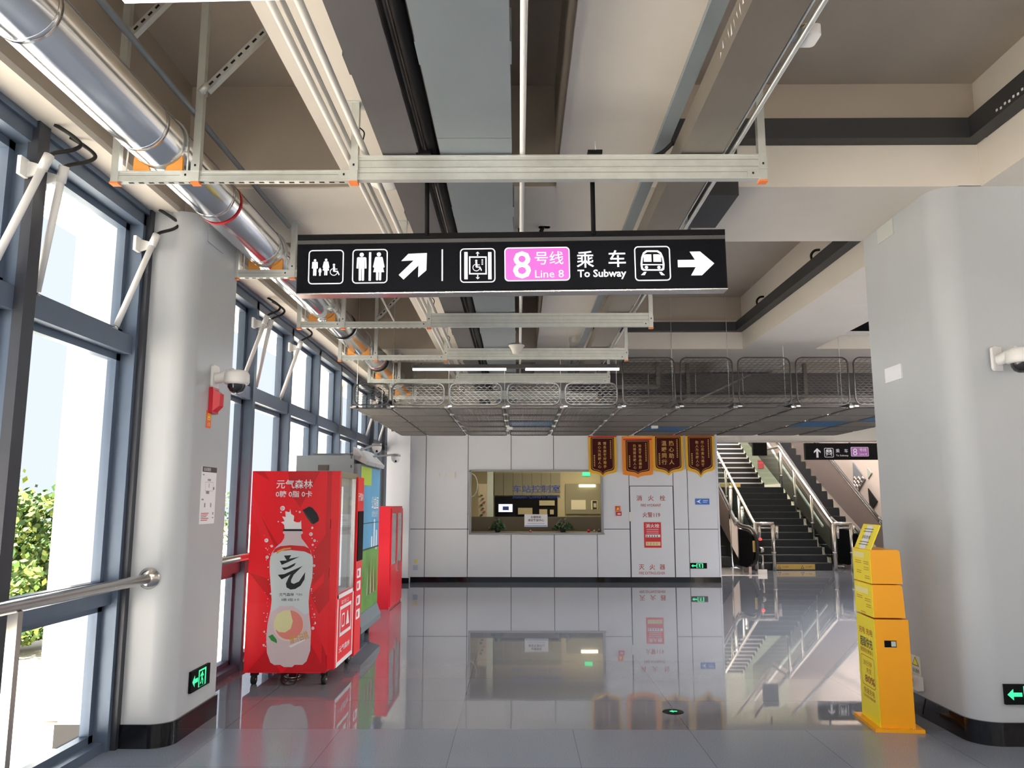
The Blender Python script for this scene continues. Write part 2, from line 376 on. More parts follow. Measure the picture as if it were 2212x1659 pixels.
# ------------------------------------------------------------------ overhead: polished pipe, ducts, conduits
pipe = MB(FOIL); px_, pz = -2.01, 3.545
pipe.tube([(px_, 0.6, pz), (px_, 15.55, pz)], 0.150, 48)
po = pipe.build('insulated_pipe'); tag(po, 'large mirror-polished round pipe running above the windows', 'pipe')
for k in range(15):
    MB(FOIL).tube([(px_, 0.95 + k * 1.0, pz), (px_, 0.985 + k * 1.0, pz)], 0.1525, 40).build('collar', po)
for yb in (5.08, 10.95):
    b = MB(REDP)
    b.tube([(px_, yb, pz), (px_, yb + 0.03, pz)], 0.1565, 40, caps=False).build('red_band', po)
for yb in (8.9, 11.2):
    b = MB(RUB).tube([(px_ + 0.153 * math.cos(R(a)), yb, pz + 0.153 * math.sin(R(a))) for a in range(0, 360, 15)], 0.006, 6, closed=True)
    b.build('strap', po)
dk = MB(DUCTD)
for k in range(8): dk.box(-0.755, -0.552, 0.4 + k * 1.9, 0.4 + k * 1.9 + 1.895, 3.465, 3.62)
tag(dk.build('duct'), 'narrow dark grey rectangular duct under the ceiling beam', 'duct')
du = bpy.data.objects['duct']
for k in range(7):
    for (p, q) in ((-0.763, -0.754),): MB(DUCTD).box(p, q, 1.3 + k * 1.9, 1.46 + k * 1.9, 3.466, 3.60).build('joint_clip', du)
dl = MB(DUCTL)
for k in range(8): dl.box(-0.432, -0.035, 0.2 + k * 1.9, 0.2 + k * 1.9 + 1.896, 3.465, 3.66)
d2 = tag(dl.build('duct'), 'wide pale blue-grey rectangular duct beside the white conduit', 'duct')
for k in range(7):
    for (p, q) in ((-0.438, -0.431), (-0.036, -0.028)): MB(DUCTL).box(p, q, 1.2 + k * 1.9, 1.38 + k * 1.9, 3.466, 3.62).build('joint_clip', d2)
tag(MB(RUB).tube([(-0.526, 0.5, 3.49), (-0.526, 14.5, 3.49)], 0.007, 8).build('black_pipe'), 'thin black line pipe between the two ducts', 'pipe')
tag(MB(BK).tube([(-0.482, 0.5, 3.515), (-0.482, 5.0, 3.515), (-0.482, 14.5, 3.515)], 0.034, 16).build('black_pipe'), 'thicker black lagged pipe along the edge of the pale duct', 'pipe')
# conduits
tag(MB(WHT).tube([(0.024, 0.3, 3.48), (0.024, 12.5, 3.48)], 0.0155, 10).build('conduit'), 'straight white conduit on its own in the middle of the racks', 'conduit')
for x, z, r, l in ((-0.974, 3.50, 0.017, 'outermost of three cream conduits below the beam'), (-0.947, 3.54, 0.013, 'middle one of three cream conduits below the beam'), (-0.862, 3.50, 0.018, 'cream conduit nearest the dark duct')):
    tag(MB(CND).tube([(x, 0.4, z), (x, 14.6, z)], r, 10).build('conduit'), l, 'conduit', 'cream conduits under the beam')
tag(MB(DUCTL).tube([(-1.825, 0.8, 3.72), (-1.825, 6.08, 3.72)], 0.017, 10).build('conduit'), 'pale grey conduit in the coffer beside the polished pipe', 'conduit')
tag(MB(CND).tube([(-1.52, 6.9, 3.9), (-1.52, 9.6, 3.74)], 0.014, 8).build('conduit'), 'thin conduit sloping down in the second coffer', 'conduit')
for (x, z, r, l) in ((1.150, 3.48, 0.006, 'thin steel rod touching the wide cable tray'), (1.205, 3.50, 0.013, 'steel conduit carrying the white junction box')):
    tag(MB(GALV).tube([(x, 0.5, z), (x, 12.4, z)], r, 10).build('conduit'), l, 'conduit', 'steel conduits beside the tray')
tag(MB(DUCTL).box(0.80, 0.875, 0.3, 13, 3.60, 3.63).build('cable_duct'), 'flat pale blue cable strip along the beam edge', 'cable strip')
tr = MB(DUCTD)
TRM = mat('warm_grey_tray', (0.20, 0.175, 0.15), 0.42, 0.35, noise=0.10, nscale=5)
tr.m = TRM; tr.box(0.905, 1.135, 0.3, 13, 3.465, 3.60)
t_ = tag(tr.build('cable_tray'), 'closed warm grey cable tray with chalk marks', 'cable tray')
for k in range(6): MB(TRM).box(1.13, 1.142, 2.0 + 1.9 * k, 2.22 + 1.9 * k, 3.46, 3.60).build('joint_plate', t_)
mk = MB(INKW); mk.M = frame((0.904, 0, 3.53), (0, 1, 0), (0, 0, 1), (-1, 0, 0))
random.seed(3)
for k in range(14):
    x0 = 2.75 + k * 0.045; mk.poly([(x0, random.uniform(-0.04, 0)), (x0 + 0.02, random.uniform(-0.03, 0.03)), (x0 + 0.016, random.uniform(0, 0.04))], 0.001)
mk.build('chalk_mark', t_)
# white junction box on the conduit
jb = empty('junction_box', (1.22, 3.0, 3.50), 'open white junction box on a conduit beside the cable tray', 'junction box')
q = at(1737, 78, X=1.225)
part(MB(WHT).prism(rrect(q.x + 0.015, q.y, 0.085, 0.11, 0.02, 4), q.z - 0.02, q.z + 0.025, 'z'), 'lid', jb)
part(MB(WHT).lathe((q.x - 0.01, q.y + 0.02, q.z - 0.005), [(0.0, 0.05), (0.035, 0.05), (0.035, 0.0), (0.0, 0.0)], 16), 'body', jb)
wm = MB(ORGW)
for k in range(4): wm.tube(bez([(q.x - 0.02, q.y + 0.0 + 0.01 * k, q.z + 0.01), (q.x - 0.05, q.y - 0.01 * k, q.z + 0.02), (q.x - 0.02, q.y - 0.07, q.z + 0.01)]), 0.003, 5, (mat('yellow_wire', (0.55, 0.5, 0.05), 0.5) if k % 2 else mat('brown_wire', (0.3, 0.12, 0.05), 0.5)))
part(wm, 'wire', jb)
# round ceiling discs / detectors
q = at(833, 396, Z=3.70)
dsc = empty('ceiling_speaker', q, 'white round ceiling dome showing below the nearest rack', 'ceiling dome')
part(MB(WHT).lathe(q, [(0, -0.03), (0.05, -0.028), (0.09, -0.015), (0.112, 0.0), (0.115, 0.02), (0, 0.02)], 28), 'dome', dsc)
part(MB(GALV).cyl(q, q + Vector((0, 0, 0.07)), 0.008, 8), 'rod', dsc)
q = at(1116, 752, Z=3.42)
sd = empty('smoke_detector', q, 'cream bell-shaped smoke detector at the end of the white conduit', 'smoke detector')
part(MB(CND).lathe(q, [(0, -0.07), (0.05, -0.07), (0.062, -0.03), (0.075, 0.0), (0.098, 0.025), (0.098, 0.035), (0.0, 0.035)], 28), 'housing', sd)
part(MB(CND).cyl(q + Vector((0, 0, 0.03)), q + Vector((0, 0, 0.08)), 0.02, 10), 'neck', sd)
q = at(1176, 478, Y=6.25)
cg = empty('cable_gland', q, 'black cables dropping from metal glands behind the hanging sign', 'cable')
part(MB(GALV).box(q.x - 0.045, q.x + 0.045, q.y - 0.03, q.y + 0.03, q.z - 0.02, 3.77), 'gland', cg)
part(MB(RUB).tube(bez([(q.x, q.y, q.z), (q.x - 0.02, q.y, q.z - 0.07), (q.x - 0.07, q.y, q.z - 0.16), (q.x - 0.16, q.y, q.z - 0.2), (q.x - 0.2, q.y, q.z - 0.06), (q.x - 0.17, q.y, 3.5)]), 0.016, 8), 'cable', cg)

AL = mat('channel_groove', (0.26, 0.27, 0.26), 0.5, 0.5)
def rack(Y, n, label, top2):
    e = empty('pipe_rack', (-0.4, Y, 3.31), label, 'pipe rack', 'galvanised strut racks under the ceiling')
    z0 = 3.31; a = 0.0205
    def strut(mb, x0, x1, z0, z1):
        # channel with a lipped slot facing the camera
        h = z1 - z0
        mb.box(x0, x1, Y - a, Y + a, z0, z1)
        mb.box(x0, x1, Y - a - 0.0008, Y - a, z0 + h * 0.56, z0 + h * 0.60, AL)
        mb.box(x0, x1, Y - a - 0.004, Y - a, z1 - 0.009, z1); mb.box(x0, x1, Y - a - 0.004, Y - a, z0, z0 + 0.009)
    m = MB(GALV); strut(m, -2.22, -0.90, z0, z0 + 0.062)
    x = -2.17
    while x < -0.95: m.box(x, x + 0.028, Y - 0.008, Y + 0.006, z0 - 0.0015, z0, SLOT); x += 0.056
    part(m, 'beam', e)
    m = MB(GALV); strut(m, -0.90, 1.34, z0 + 0.005, z0 + 0.075); strut(m, -0.90, 1.34, z0 + 0.077, z0 + 0.147); part(m, 'double_beam', e)
    for (x, zt) in ((-2.24, top2), (-1.79, top2), (-0.91, 3.77), (1.35, top2)):
        m = MB(GALV).box(x - a, x + a, Y - a - 0.012, Y + a - 0.012, z0 - 0.005, zt)
        m.box(x - 0.008, x + 0.008, Y + a - 0.012, Y + a - 0.0105, z0 + 0.06, zt - 0.01, SLOT)
        if x > -1.0 or top2 < 4: m.box(x - 0.05, x + 0.05, Y - 0.05, Y + 0.05, zt - 0.006, zt - 0.0005)
        p = part(m, 'post', e)
        if n < 4 or x > 1:
            c = MB(ORG).box(x - a - 0.003, x + a + 0.003, Y - a - 0.016, Y + a - 0.008, z0 - 0.016, z0 - 0.005); co = c.build('end_cap'); co.parent = p
    for x, s in ((-1.79, -1), (-0.91, -1), (1.35, -1)):
        m = MB(GALV).box(x - 0.024, x + 0.024, Y - a - 0.019, Y - a - 0.013, z0 + 0.055, z0 + 0.115)
        if s < 0: m.box(x - 0.085, x - 0.02, Y - a - 0.010, Y - a - 0.005, z0 + 0.01, z0 + 0.055)
        m.box(x - 0.005, x + 0.005, Y - a - 0.021, Y - a - 0.019, z0 + 0.08, z0 + 0.092, SLOT)
        if s < 0: m.box(x - 0.06, x - 0.05, Y - a - 0.012, Y - a - 0.010, z0 + 0.028, z0 + 0.04, SLOT)
        part(m, 'bracket', e)
    # orange saddle holding the pipe
    oz = z0 + 0.062
    for s in (-1, 1):
        prof = [(px_ + s * 0.137, oz), (px_ + s * 0.137, oz + 0.07)] + [(px_ + s * 0.152 * math.sin(R(t)), pz - 0.152 * math.cos(R(t))) for t in range(60, 12, -8)] + [(px_ + s * 0.04, oz)]
        part(MB(ORGW).prism(prof, Y - 0.012, Y + 0.012, 'y'), 'saddle', e)
    part(MB(GALV).tube([(px_ + 0.157 * math.cos(R(t)), Y, pz + 0.157 * math.sin(R(t))) for t in range(-20, 201, 12)], 0.006, 6).cyl((px_ + 0.17, Y - 0.02, oz), (px_ + 0.17, Y - 0.02, pz), 0.005, 6).cyl((px_ - 0.17, Y - 0.02, oz), (px_ - 0.17, Y - 0.02, pz), 0.005, 6), 'pipe_clamp', e)
    if top2 > 4:
      for A, B in (((-1.765, Y, 3.86), (-1.215, Y, 4.47)), ((-2.215, Y, 4.20), (-1.92, Y, 4.54))):
        m = MB(GALV); A = Vector(A); B = Vector(B); m.bar(A, B, 0.041, 0.041, up=(0, 1, 0))
        d = (B - A).normalized(); k = 0.03
        nrm = Vector((d.z, 0, -d.x))
        while k < (B - A).length - 0.03:
            p = A + d * k; q2 = p + d * 0.03
            m.bar(p + Vector((0, -0.0215, 0)), q2 + Vector((0, -0.0215, 0)), 0.002, 0.012, SLOT, up=tuple(nrm)); k += 0.058
        br = part(m, 'brace', e)
        h = MB(GALV).cyl(A + Vector((-0.025, -0.03, -0.03)), A + Vector((0.015, -0.03, 0.02)), 0.02, 10).box(A.x - 0.035, A.x + 0.005, Y - 0.03, Y, A.z - 0.04, A.z).build('hinge'); h.parent = br
    # small black cable tie offcuts on the double beam post
    part(MB(RUB).tube(bez([(-0.885, Y - 0.02, z0 + 0.31), (-0.86, Y - 0.02, z0 + 0.28), (-0.868, Y - 0.02, z0 + 0.22), (-0.85, Y - 0.02, z0 + 0.19)]), 0.004, 5), 'cable_tie', e)
    return e
rack(4.211, 0, 'galvanised strut rack nearest the camera, in front of the hanging sign', 4.55)
rack(6.12, 1, 'galvanised strut rack half hidden behind the hanging sign', 3.77)
rack(7.955, 2, 'galvanised strut rack just below the hanging sign', 4.55)
rack(9.83, 3, 'galvanised strut rack carrying the bell-shaped detector', 4.55)
rack(11.80, 4, 'galvanised strut rack directly above the mesh baskets', 3.77)
rack(13.70, 5, 'galvanised strut rack seen through the wire mesh', 4.55)
# beam clamps for the sign rods
for i, (u, l) in enumerate(((915, 'black clamp and rod on the duct side holding up the big sign'), (1285, 'black clamp and rod below the beam holding up the big sign'))):
    q = at(u, 336, Y=4.19)
    e = empty('sign_hanger', q, l, 'sign hanger', 'hanging rods of the big sign')
    part(MB(BK).box(q.x - 0.04, q.x + 0.04, 4.17, 4.36, 3.458, 3.478), 'clamp', e)
    part(MB(BK).cyl((q.x, 4.36, 3.47), (q.x + 0.004, 4.38, 3.06), 0.0135, 10), 'rod', e)
    part(MB(GALV).cyl((q.x + 0.005, 4.19, 3.478), (q.x + 0.003, 4.19, 3.54), 0.003, 6), 'bolt', e)

# linear lamps
LAMPE = 70
def lamp(Y, x0, label, n=2, E_=None):
    e = empty('linear_lamp', (x0, Y, 3.36), label, 'linear lamp', 'suspended linear lamps')
    L = 1.29; gap = 0.24
    m = MB(GREYD).box(x0, x0 + n * L + (n - 1) * gap, Y - 0.035, Y + 0.035, 3.345, 3.395)
    part(m, 'housing', e)
    for k in range(n):
        a = x0 + 0.01 + k * (L + gap)
        part(MB(LAMPM).box(a, a + L - 0.02, Y - 0.028, Y + 0.028, 3.318, 3.345), 'diffuser', e)
        l_ = bpy.data.lights.new('lamp_tube', 'AREA'); l_.shape = 'RECTANGLE'; l_.size = L - 0.04; l_.size_y = 0.05; l_.energy = E_ or (28 if 9 < Y < 11 else 170 if Y > 8 else 18); l_.color = (0.97, 0.98, 1.0) if Y > 8 else (1.0, 0.93, 0.86)
        o = bpy.data.objects.new('lamp_tube', l_); C.objects.link(o); o.location = (a + L / 2 - 0.01, Y, 3.316)
    for k in (0.15, 0.76):
        xx = x0 + (n * L + (n - 1) * gap) * k
        part(MB(GALV).cyl((xx, Y, 3.395), (xx, Y, 4.1 if abs(xx) > 1.3 else 3.77), 0.004, 6), 'suspension_wire', e)
    return e
lamp(2.585, -1.42, 'white linear lamp cut by the top edge of the photo', E_=34).rotation_euler = (0, 0, R(-1.6))
lamp(10.66, -1.445, 'white linear lamp hanging just above the mesh ceiling')
for yy, d_, ee in ((3.0, 'nearest the entrance', 18), (7.3, 'behind the kiosk column', 210), (10.2, 'by the mesh ceiling', 150)): lamp(yy, 5.0, 'added fill lamp over the unseen side aisle, %s' % d_, E_=ee)  # lamps added out of view to brighten the floor and back wall
lamp(0.2, -1.42, 'added fill lamp over the entrance, out of view'); lamp(-2.2, -1.42, 'added fill lamp furthest out over the entrance, out of view')  # two unseen lamps added behind the camera as fill

# dark cable trough round the coffers
TRO = mat('charcoal_trough', (0.040, 0.041, 0.045), 0.5, 0.2)
m = MB(TRO); m.box(1.10, 3.28, 5.30, 5.415, 4.08, 4.23); m.box(3.17, 3.285, 0.5, 5.30, 4.08, 4.23)
t1 = tag(m.build('cable_trough'), 'charcoal cable trough around the nearest right-hand coffer', 'cable trough', 'charcoal cable troughs')
m = MB(WHT)
for k in range(8): m.box(3.165, 3.17, 4.65 - 0.0 + 0.045 * k, 4.665 + 0.045 * k, 4.10 + 0.008 * (k % 2), 4.115 + 0.008 * (k % 2))
m.build('rivet', t1)
m = MB(TRO); m.box(1.10, 3.28, 11.38, 11.495, 4.02, 4.15); m.box(3.17, 3.285, 6.7, 11.40, 4.02, 4.15)
t2 = tag(m.build('cable_trough'), 'charcoal cable trough around the coffer behind the right column beam', 'cable trough', 'charcoal cable troughs')
for tt, spots in ((t1, ((3.2, 4.4, 4.22), (3.2, 2.9, 4.22))), (t2, ((3.2, 7.1, 4.14), (3.2, 8.4, 4.14), (3.2, 10.4, 4.14)))):
    for (x, y, z) in spots: MB(RUB).tube(bez([(x, y, z), (x - 0.01, y, z + 0.07), (x + 0.03, y, z + 0.12), (x + 0.086, y, z + 0.13)]), 0.014, 8).build('cable_loop', tt)
e = empty('junction_housing', (1.41, 5.6, 3.7), 'dark riveted cable box under the cross beam beside the tray', 'cable box')
part(MB(TRO).box(1.32, 1.53, 5.28, 5.95, 3.655, 3.769).box(1.32, 1.53, 5.28, 5.42, 3.769, 4.08), 'body', e)
m = MB(WHT)
for k in range(3): m.box(1.44, 1.452, 5.272, 5.28, 3.80 + 0.035 * k, 3.812 + 0.035 * k)
part(m, 'rivet', e)
tag(MB(RUB).tube(bez([(0.70, 4.30, 3.47), (0.60, 4.28, 3.475), (0.72, 4.32, 3.49), (0.82, 4.33, 3.53), (0.885, 4.3, 3.58)]), 0.012, 8).build('cable'), 'short black cable looped on top of the nearest rack', 'cable')
# dark round-topped recess by the right column
e = empty('ceiling_recess', (4.3, 11.4, 4.1), 'black arched recess with a white trim beside the right column', 'recess')
q0 = at(1765, 716, Y=11.35); pts = [(q0.x, q0.z)] + [(q0.x + 0.55 * (1 - math.cos(R(t))) ** 1.0, q0.z + 0.17 * math.sin(R(t))) for t in range(15, 91, 15)] + [(q0.x + 1.6, q0.z + 0.17), (q0.x + 1.6, q0.z)]
part(MB(BK).prism(pts, 11.35, 11.49, 'y'), 'opening', e)
part(MB(WHT).box(q0.x - 0.02, q0.x + 1.6, 11.33, 11.49, q0.z - 0.03, q0.z), 'trim_rail', e)

# ------------------------------------------------------------------ big hanging sign
KX = 387.0
SG = empty('hanging_sign', (-0.04, 4.385, 2.905), 'long black hanging sign with toilet, lift and subway symbols', 'sign')
SG.rotation_euler = (0, R(-0.62), 0)
def spx(u, v): return ((u - 1103) / KX, -(v - 568 + 0.0159 * (u - 1103)) / KX)
def child(mb, name, par): return mb.build(name, par)
hw = 1.2225; hh = 0.172
m = MB(BK); m.box(-hw, hw, 0.0, 0.09, -hh, 0.125); m.box(-hw, hw, 0.014, 0.08, 0.125, 0.142); m.box(-hw, hw, -0.004, 0.10, 0.142, hh + 0.002)
child(m, 'housing', SG)
child(MB(SS).box(-hw, hw, -0.003, 0.094, -hh - 0.006, -hh), 'bottom_trim', SG)
child(MB(GREYD).box(-hw, hw, -0.002, 0.012, 0.118, 0.14), 'top_channel', SG)
child(MB(SIGNK).box(-hw + 0.008, hw - 0.008, -0.004, 0, -hh + 0.006, 0.112), 'face_panel', SG)
A = MB(SIGNW); A.M = front((0, -0.004, 0))
def rframe(A, cu, cv, s, t, f=spx, m=None, K=KX):
    c = f(cu, cv); A.ring(rrect(c[0], c[1], s / K, s / K, 9 / K * s / 78), rrect(c[0], c[1], (s - 2 * t) / K, (s - 2 * t) / K, 6.5 / K * s / 78), 0.001, m)
def man(A, cx, top, s, f, lady=False, m=None):
    """pictogram; cx,top in photo px, s = px height"""
    def q(pts, d=0.001): A.poly([f(cx + a * s, top + b * s) for a, b in pts], d, m)
    A.poly([f(cx + 0.075 * s * math.cos(t * 0.45), top + (0.075 + 0.075 * math.sin(t * 0.45)) * s) for t in range(14)], 0.001, m)
    if not lady:
        q([(-0.16, 0.19), (-0.13, 0.165), (0.13, 0.165), (0.16, 0.19), (0.175, 0.56), (0.11, 0.57), (0.105, 0.27), (0.095, 0.27), (0.092, 0.985), (0.07, 1.0), (0.03, 1.0), (0.01, 0.98), (0.01, 0.58), (-0.01, 0.58), (-0.01, 0.98), (-0.03, 1.0), (-0.07, 1.0), (-0.092, 0.985), (-0.095, 0.27), (-0.105, 0.27), (-0.11, 0.57), (-0.175, 0.56)])
    else:
        q([(-0.13, 0.19), (-0.10, 0.165), (0.10, 0.165), (0.13, 0.19), (0.20, 0.53), (0.15, 0.56), (0.085, 0.30), (0.08, 0.30), (0.19, 0.71), (0.09, 0.71), (0.088, 0.98), (0.07, 1.0), (0.03, 1.0), (0.012, 0.98), (0.012, 0.71), (-0.012, 0.71), (-0.012, 0.98), (-0.03, 1.0), (-0.07, 1.0), (-0.088, 0.98), (-0.09, 0.71), (-0.19, 0.71), (-0.08, 0.30), (-0.085, 0.30), (-0.15, 0.56), (-0.20, 0.53)])
def wheelchair(A, u, v, s, f, m=None):
    """s px height, u,v = head centre"""
    A.poly([f(u + 0.10 * s * math.cos(t * 0.5), v + 0.10 * s * math.sin(t * 0.5)) for t in range(13)], 0.001, m)
    A.poly([f(u + a * s, v + b * s) for a, b in [(-0.08, 0.12), (0.08, 0.12), (0.10, 0.34), (0.30, 0.34), (0.30, 0.40), (0.10, 0.41), (0.11, 0.52), (0.34, 0.52), (0.50, 0.86), (0.42, 0.92), (0.28, 0.62), (-0.02, 0.62), (-0.06, 0.55)]], 0.001, m)
    o = []; i = []
    for t in range(60, 330, 15):
        a = R(t); o.append((math.cos(a - R(100)), math.sin(a - R(100))))
    cu, cv, r1, r2 = u + 0.0 * s, v + 0.62 * s, 0.33 * s, 0.27 * s
    pts = [(math.cos(R(t)), math.sin(R(t))) for t in range(10, 256, 12)]
    n = len(pts); vs = [f(cu + r1 * a, cv + r1 * b) for a, b in pts] + [f(cu + r2 * a, cv + r2 * b) for a, b in pts]
    A._add([(p[0], p[1], 0.0012) for p in vs], [(k, k + 1, k + 1 + n, k + n) for k in range(n - 1)], m)
def arrow(A, f, u, v, L, ang, m=None, t=None):
    """arrow centred at u,v of length L pointing ang degrees clockwise from right"""
    c, s_ = math.cos(R(ang)), math.sin(R(ang))
    pts = [(-0.5, -0.11), (0.20, -0.11), (-0.02, -0.36), (0.17, -0.36), (0.5, 0.0), (0.17, 0.36), (-0.02, 0.36), (0.20, 0.11), (-0.5, 0.11)]
    A.poly([f(u + (a * c - b * s_) * L, v + (a * s_ + b * c) * L) for a, b in pts], 0.001, m)
def train(A, u, v, s, f, m=None, bk=None):
    sc = s / 52
    def q(pts, d, mm): A.poly([f(u + a * sc, v + b * sc) for a, b in pts], d, mm)
    body = [(-12, -26), (12, -26), (19, -21), (23, -11), (25, 4), (24, 15), (20, 18), (-20, 18), (-24, 15), (-25, 4), (-23, -11), (-19, -21)]
    q(body, 0.001, m); q([(a * 0.84, b * 0.84 - 0.3) for a, b in body], 0.0018, bk)
    q([(-18, -15), (-14, -17), (-2, -17), (-2, -1), (-18, -1)], 0.0026, m); q([(18, -15), (14, -17), (2, -17), (2, -1), (18, -1)], 0.0026, m)
    q([(-22, 4), (22, 4), (22, 6.5), (-22, 6.5)], 0.0026, m)
    for sx in (-1, 1):
        q([(sx * 13 + 3.6 * math.cos(t), 11 + 3.6 * math.sin(t)) for t in [k * 0.57 for k in range(11)]], 0.0026, m)
        q([(sx * 13, 20.5), (sx * 18, 20.5), (sx * 25, 27.5), (sx * 17, 27.5)], 0.001, m)
rframe(A, 694.5, 582, 78, 2.4); rframe(A, 791.5, 580, 78, 2.4)
man(A, 670, 564, 38, spx); man(A, 694.5, 563, 38, spx, True); man(A, 681.5, 584, 18, spx); wheelchair(A, 712, 577, 26, spx)
man(A, 773, 549, 64, spx); man(A, 811, 548, 64, spx, True)
A.poly([spx(a, b) for a, b in ((789, 548), (794, 548), (794, 613), (789, 613))])
A.poly([spx(*p) for p in ((876, 551.5), (917, 549.5), (916, 589), (898, 605), (898.5, 578), (866, 610), (855, 599.5), (888, 566.5), (860.5, 568))])
A.poly([spx(a, b) for a, b in ((949.5, 541), (952.5, 541), (952.5, 613), (949.5, 613))])
rframe(A, 1029, 577.5, 78, 2.4)
for x0 in (999.5, 1052): A.poly([spx(a, b) for a, b in ((x0, 547), (x0 + 7.5, 547), (x0 + 7.5, 609), (x0, 609))])
A.ring([spx(a, b) for a, b in ((1010, 557), (1049, 557), (1049, 598), (1010, 598))], [spx(a, b) for a, b in ((1013, 560), (1046, 560), (1046, 595), (1013, 595))])
wheelchair(A, 1026, 567, 25, spx); arrow(A, spx, 1029, 551, 10, -90); arrow(A, spx, 1029, 604, 10, 90)
for k in range(3): A.poly([spx(a, b) for a, b in ((1037.5, 564 + 4.6 * k), (1041, 564 + 4.6 * k), (1041, 566.5 + 4.6 * k), (1037.5, 566.5 + 4.6 * k))])
c = spx(1160, 574); A.ring(rrect(c[0], c[1], 144 / KX, 77 / KX, 9 / KX), rrect(c[0], c[1], 139 / KX, 72 / KX, 7 / KX))
A.poly(rrect(c[0], c[1], 139 / KX, 72 / KX, 7 / KX), 0.0005, SIGNP)
p = spx(1126.5, 576); A.text('8', p[0], p[1], 0.222, 0.002, bold=0.012)
p = spx(1186, 560); A.text('号线', p[0], p[1], 0.083, 0.002, w=63 / KX, bold=0.004)
p = spx(1186, 596); A.text('Line 8', p[0], p[1], 0.064, 0.002, w=63 / KX)
p = spx(1266, 563); A.text('乘', p[0], p[1], 0.105, 0.001, bold=0.010, w=38 / KX); p = spx(1336, 561); A.text('车', p[0], p[1], 0.105, 0.001, bold=0.010, w=38 / KX)
p = spx(1301.5, 597); A.text('To Subway', p[0], p[1], 0.060, 0.001, w=107 / KX, bold=0.022)
rframe(A, 1413.5, 572, 79, 2.6); train(A, 1413.5, 569.5, 55, spx, SIGNW, SIGNK)
A.poly([spx(*p) for p in ((1469, 564), (1507, 563.5), (1496, 545), (1519, 544.5), (1549, 571.5), (1521, 598.5), (1497, 599), (1508, 580), (1469, 580.5))])
child(A, 'pictograms', SG)

# ------------------------------------------------------------------ expanded-metal ceiling
FRAMEM = mat('dark_panel_frame', (0.055, 0.052, 0.050), 0.5)
WIRE = mat('dark_wire', (0.11, 0.105, 0.10), 0.5, 0.2)
def mesh_panel_vertical(name, w_, h_):
    e = empty(name, (0, 0, 0))
    fr = MB(FRAMEM); fr.tube([(p[0], 0, p[1]) for p in rrect(w_ / 2, h_ / 2, w_, h_, 0.09, 5)], 0.011, 6, closed=True); fr.build('frame', e)
    g = MB(WIRE); pw = 0.040; ph = 0.034; n = int(w_ / pw); rows = int(h_ / ph)
    for j in range(rows + 1):
        z = 0.005 + j * ph; pts = []
        for i in range(n + 1):
            x = i * w_ / n; zz = z + (ph * 0.5 if (i + j) % 2 else -ph * 0.0)
            pts.append((x, zz))
        vs = []; fs = []
        for (x, zz) in pts: vs += [(x, 0.0, zz - 0.0036), (x, 0.007, zz + 0.0036)]
        for i in range(n): fs.append((2 * i, 2 * i + 2, 2 * i + 3, 2 * i + 1))
        vs = [v for v in vs]; g._add(vs, [f for k, f in enumerate(fs) if 0 < pts[k][1] < h_ - 0.01])
    g.build('wire_mesh', e)
    c = MB(WHT).box(-0.02, 0.03, -0.02, 0.01, -0.03, -0.012).build('clip', e)
    return e
def mesh_panel_flat(name, w_, l_, mm):
    e = empty(name, (0, 0, 0))
    fr = MB(FRAMEM).tube([(p[0], p[1], 0) for p in rrect(w_ / 2, l_ / 2, w_, l_, 0.08, 4)], 0.013, 6, closed=True); fr.build('frame', e)
    g = MB(mm); k = 0.0; x = 0.012
    while x < w_ - 0.01:
        ins = 0.0
        if x < 0.08: ins = 0.08 - math.sqrt(max(0, 0.08 ** 2 - (0.08 - x) ** 2))
        if x > w_ - 0.08: ins = 0.08 - math.sqrt(max(0, 0.08 ** 2 - (x - w_ + 0.08) ** 2))
        g.box(x - 0.004, x + 0.0045, ins, l_ - ins, -0.010, 0.006); x += 0.0225
    for yy in (l_ * 0.33, l_ * 0.66): g.box(0.01, w_ - 0.01, yy - 0.004, yy + 0.004, 0.006, 0.012)
    g.build('wire_mesh', e)
    return e
MY = 10.95; MZ = 2.855
xs = [(-2.28, -1.80)] + [(-1.755 + 0.8015 * k, -1.755 + 0.8015 * k + 0.72) for k in range(9)]
protos = {}
def hangs(k): return k >= 5
for k, (x0, x1) in enumerate(xs):
    h_ = 0.30 if k < 5 else 0.66
    key = (round(x1 - x0, 2), h_)
    if key not in protos: protos[key] = o = mesh_panel_vertical('mesh_fascia_panel', x1 - x0, h_)
    else: o = copy_tree(protos[key])
    o.location = (x0, MY, MZ + 0.025)
    tag(o, '%s upright wire-mesh fascia panel, the %s counted from the glass wall' % ('low' if k < 5 else 'tall', ORD[k]), 'mesh panel', 'upright mesh fascia panels')
fp = {}
for k in range(11):
    x0 = xs[k][0] if k < len(xs) else -1.755 + 0.8015 * (k - 1); w_ = 0.48 if k == 0 else 0.72
    for r_ in range(5):
        blue = (k, r_) in ((3, 2), (6, 3), (9, 2), (10, 1))
        key = (w_, blue)
        if key not in fp: fp[key] = o = mesh_panel_flat('mesh_ceiling_panel', w_, 0.87, MESHB if blue else MESHM)
        else: o = copy_tree(fp[key])
        o.location = (x0, MY + 0.08 + r_ * 0.915, MZ - 0.01)
        tag(o, '%s flat slatted ceiling panel, %s row from the front, %s from the glass wall' % ('blue' if blue else 'grey', ORD[r_], ORD[k]), 'mesh panel', 'flat slatted ceiling panels')
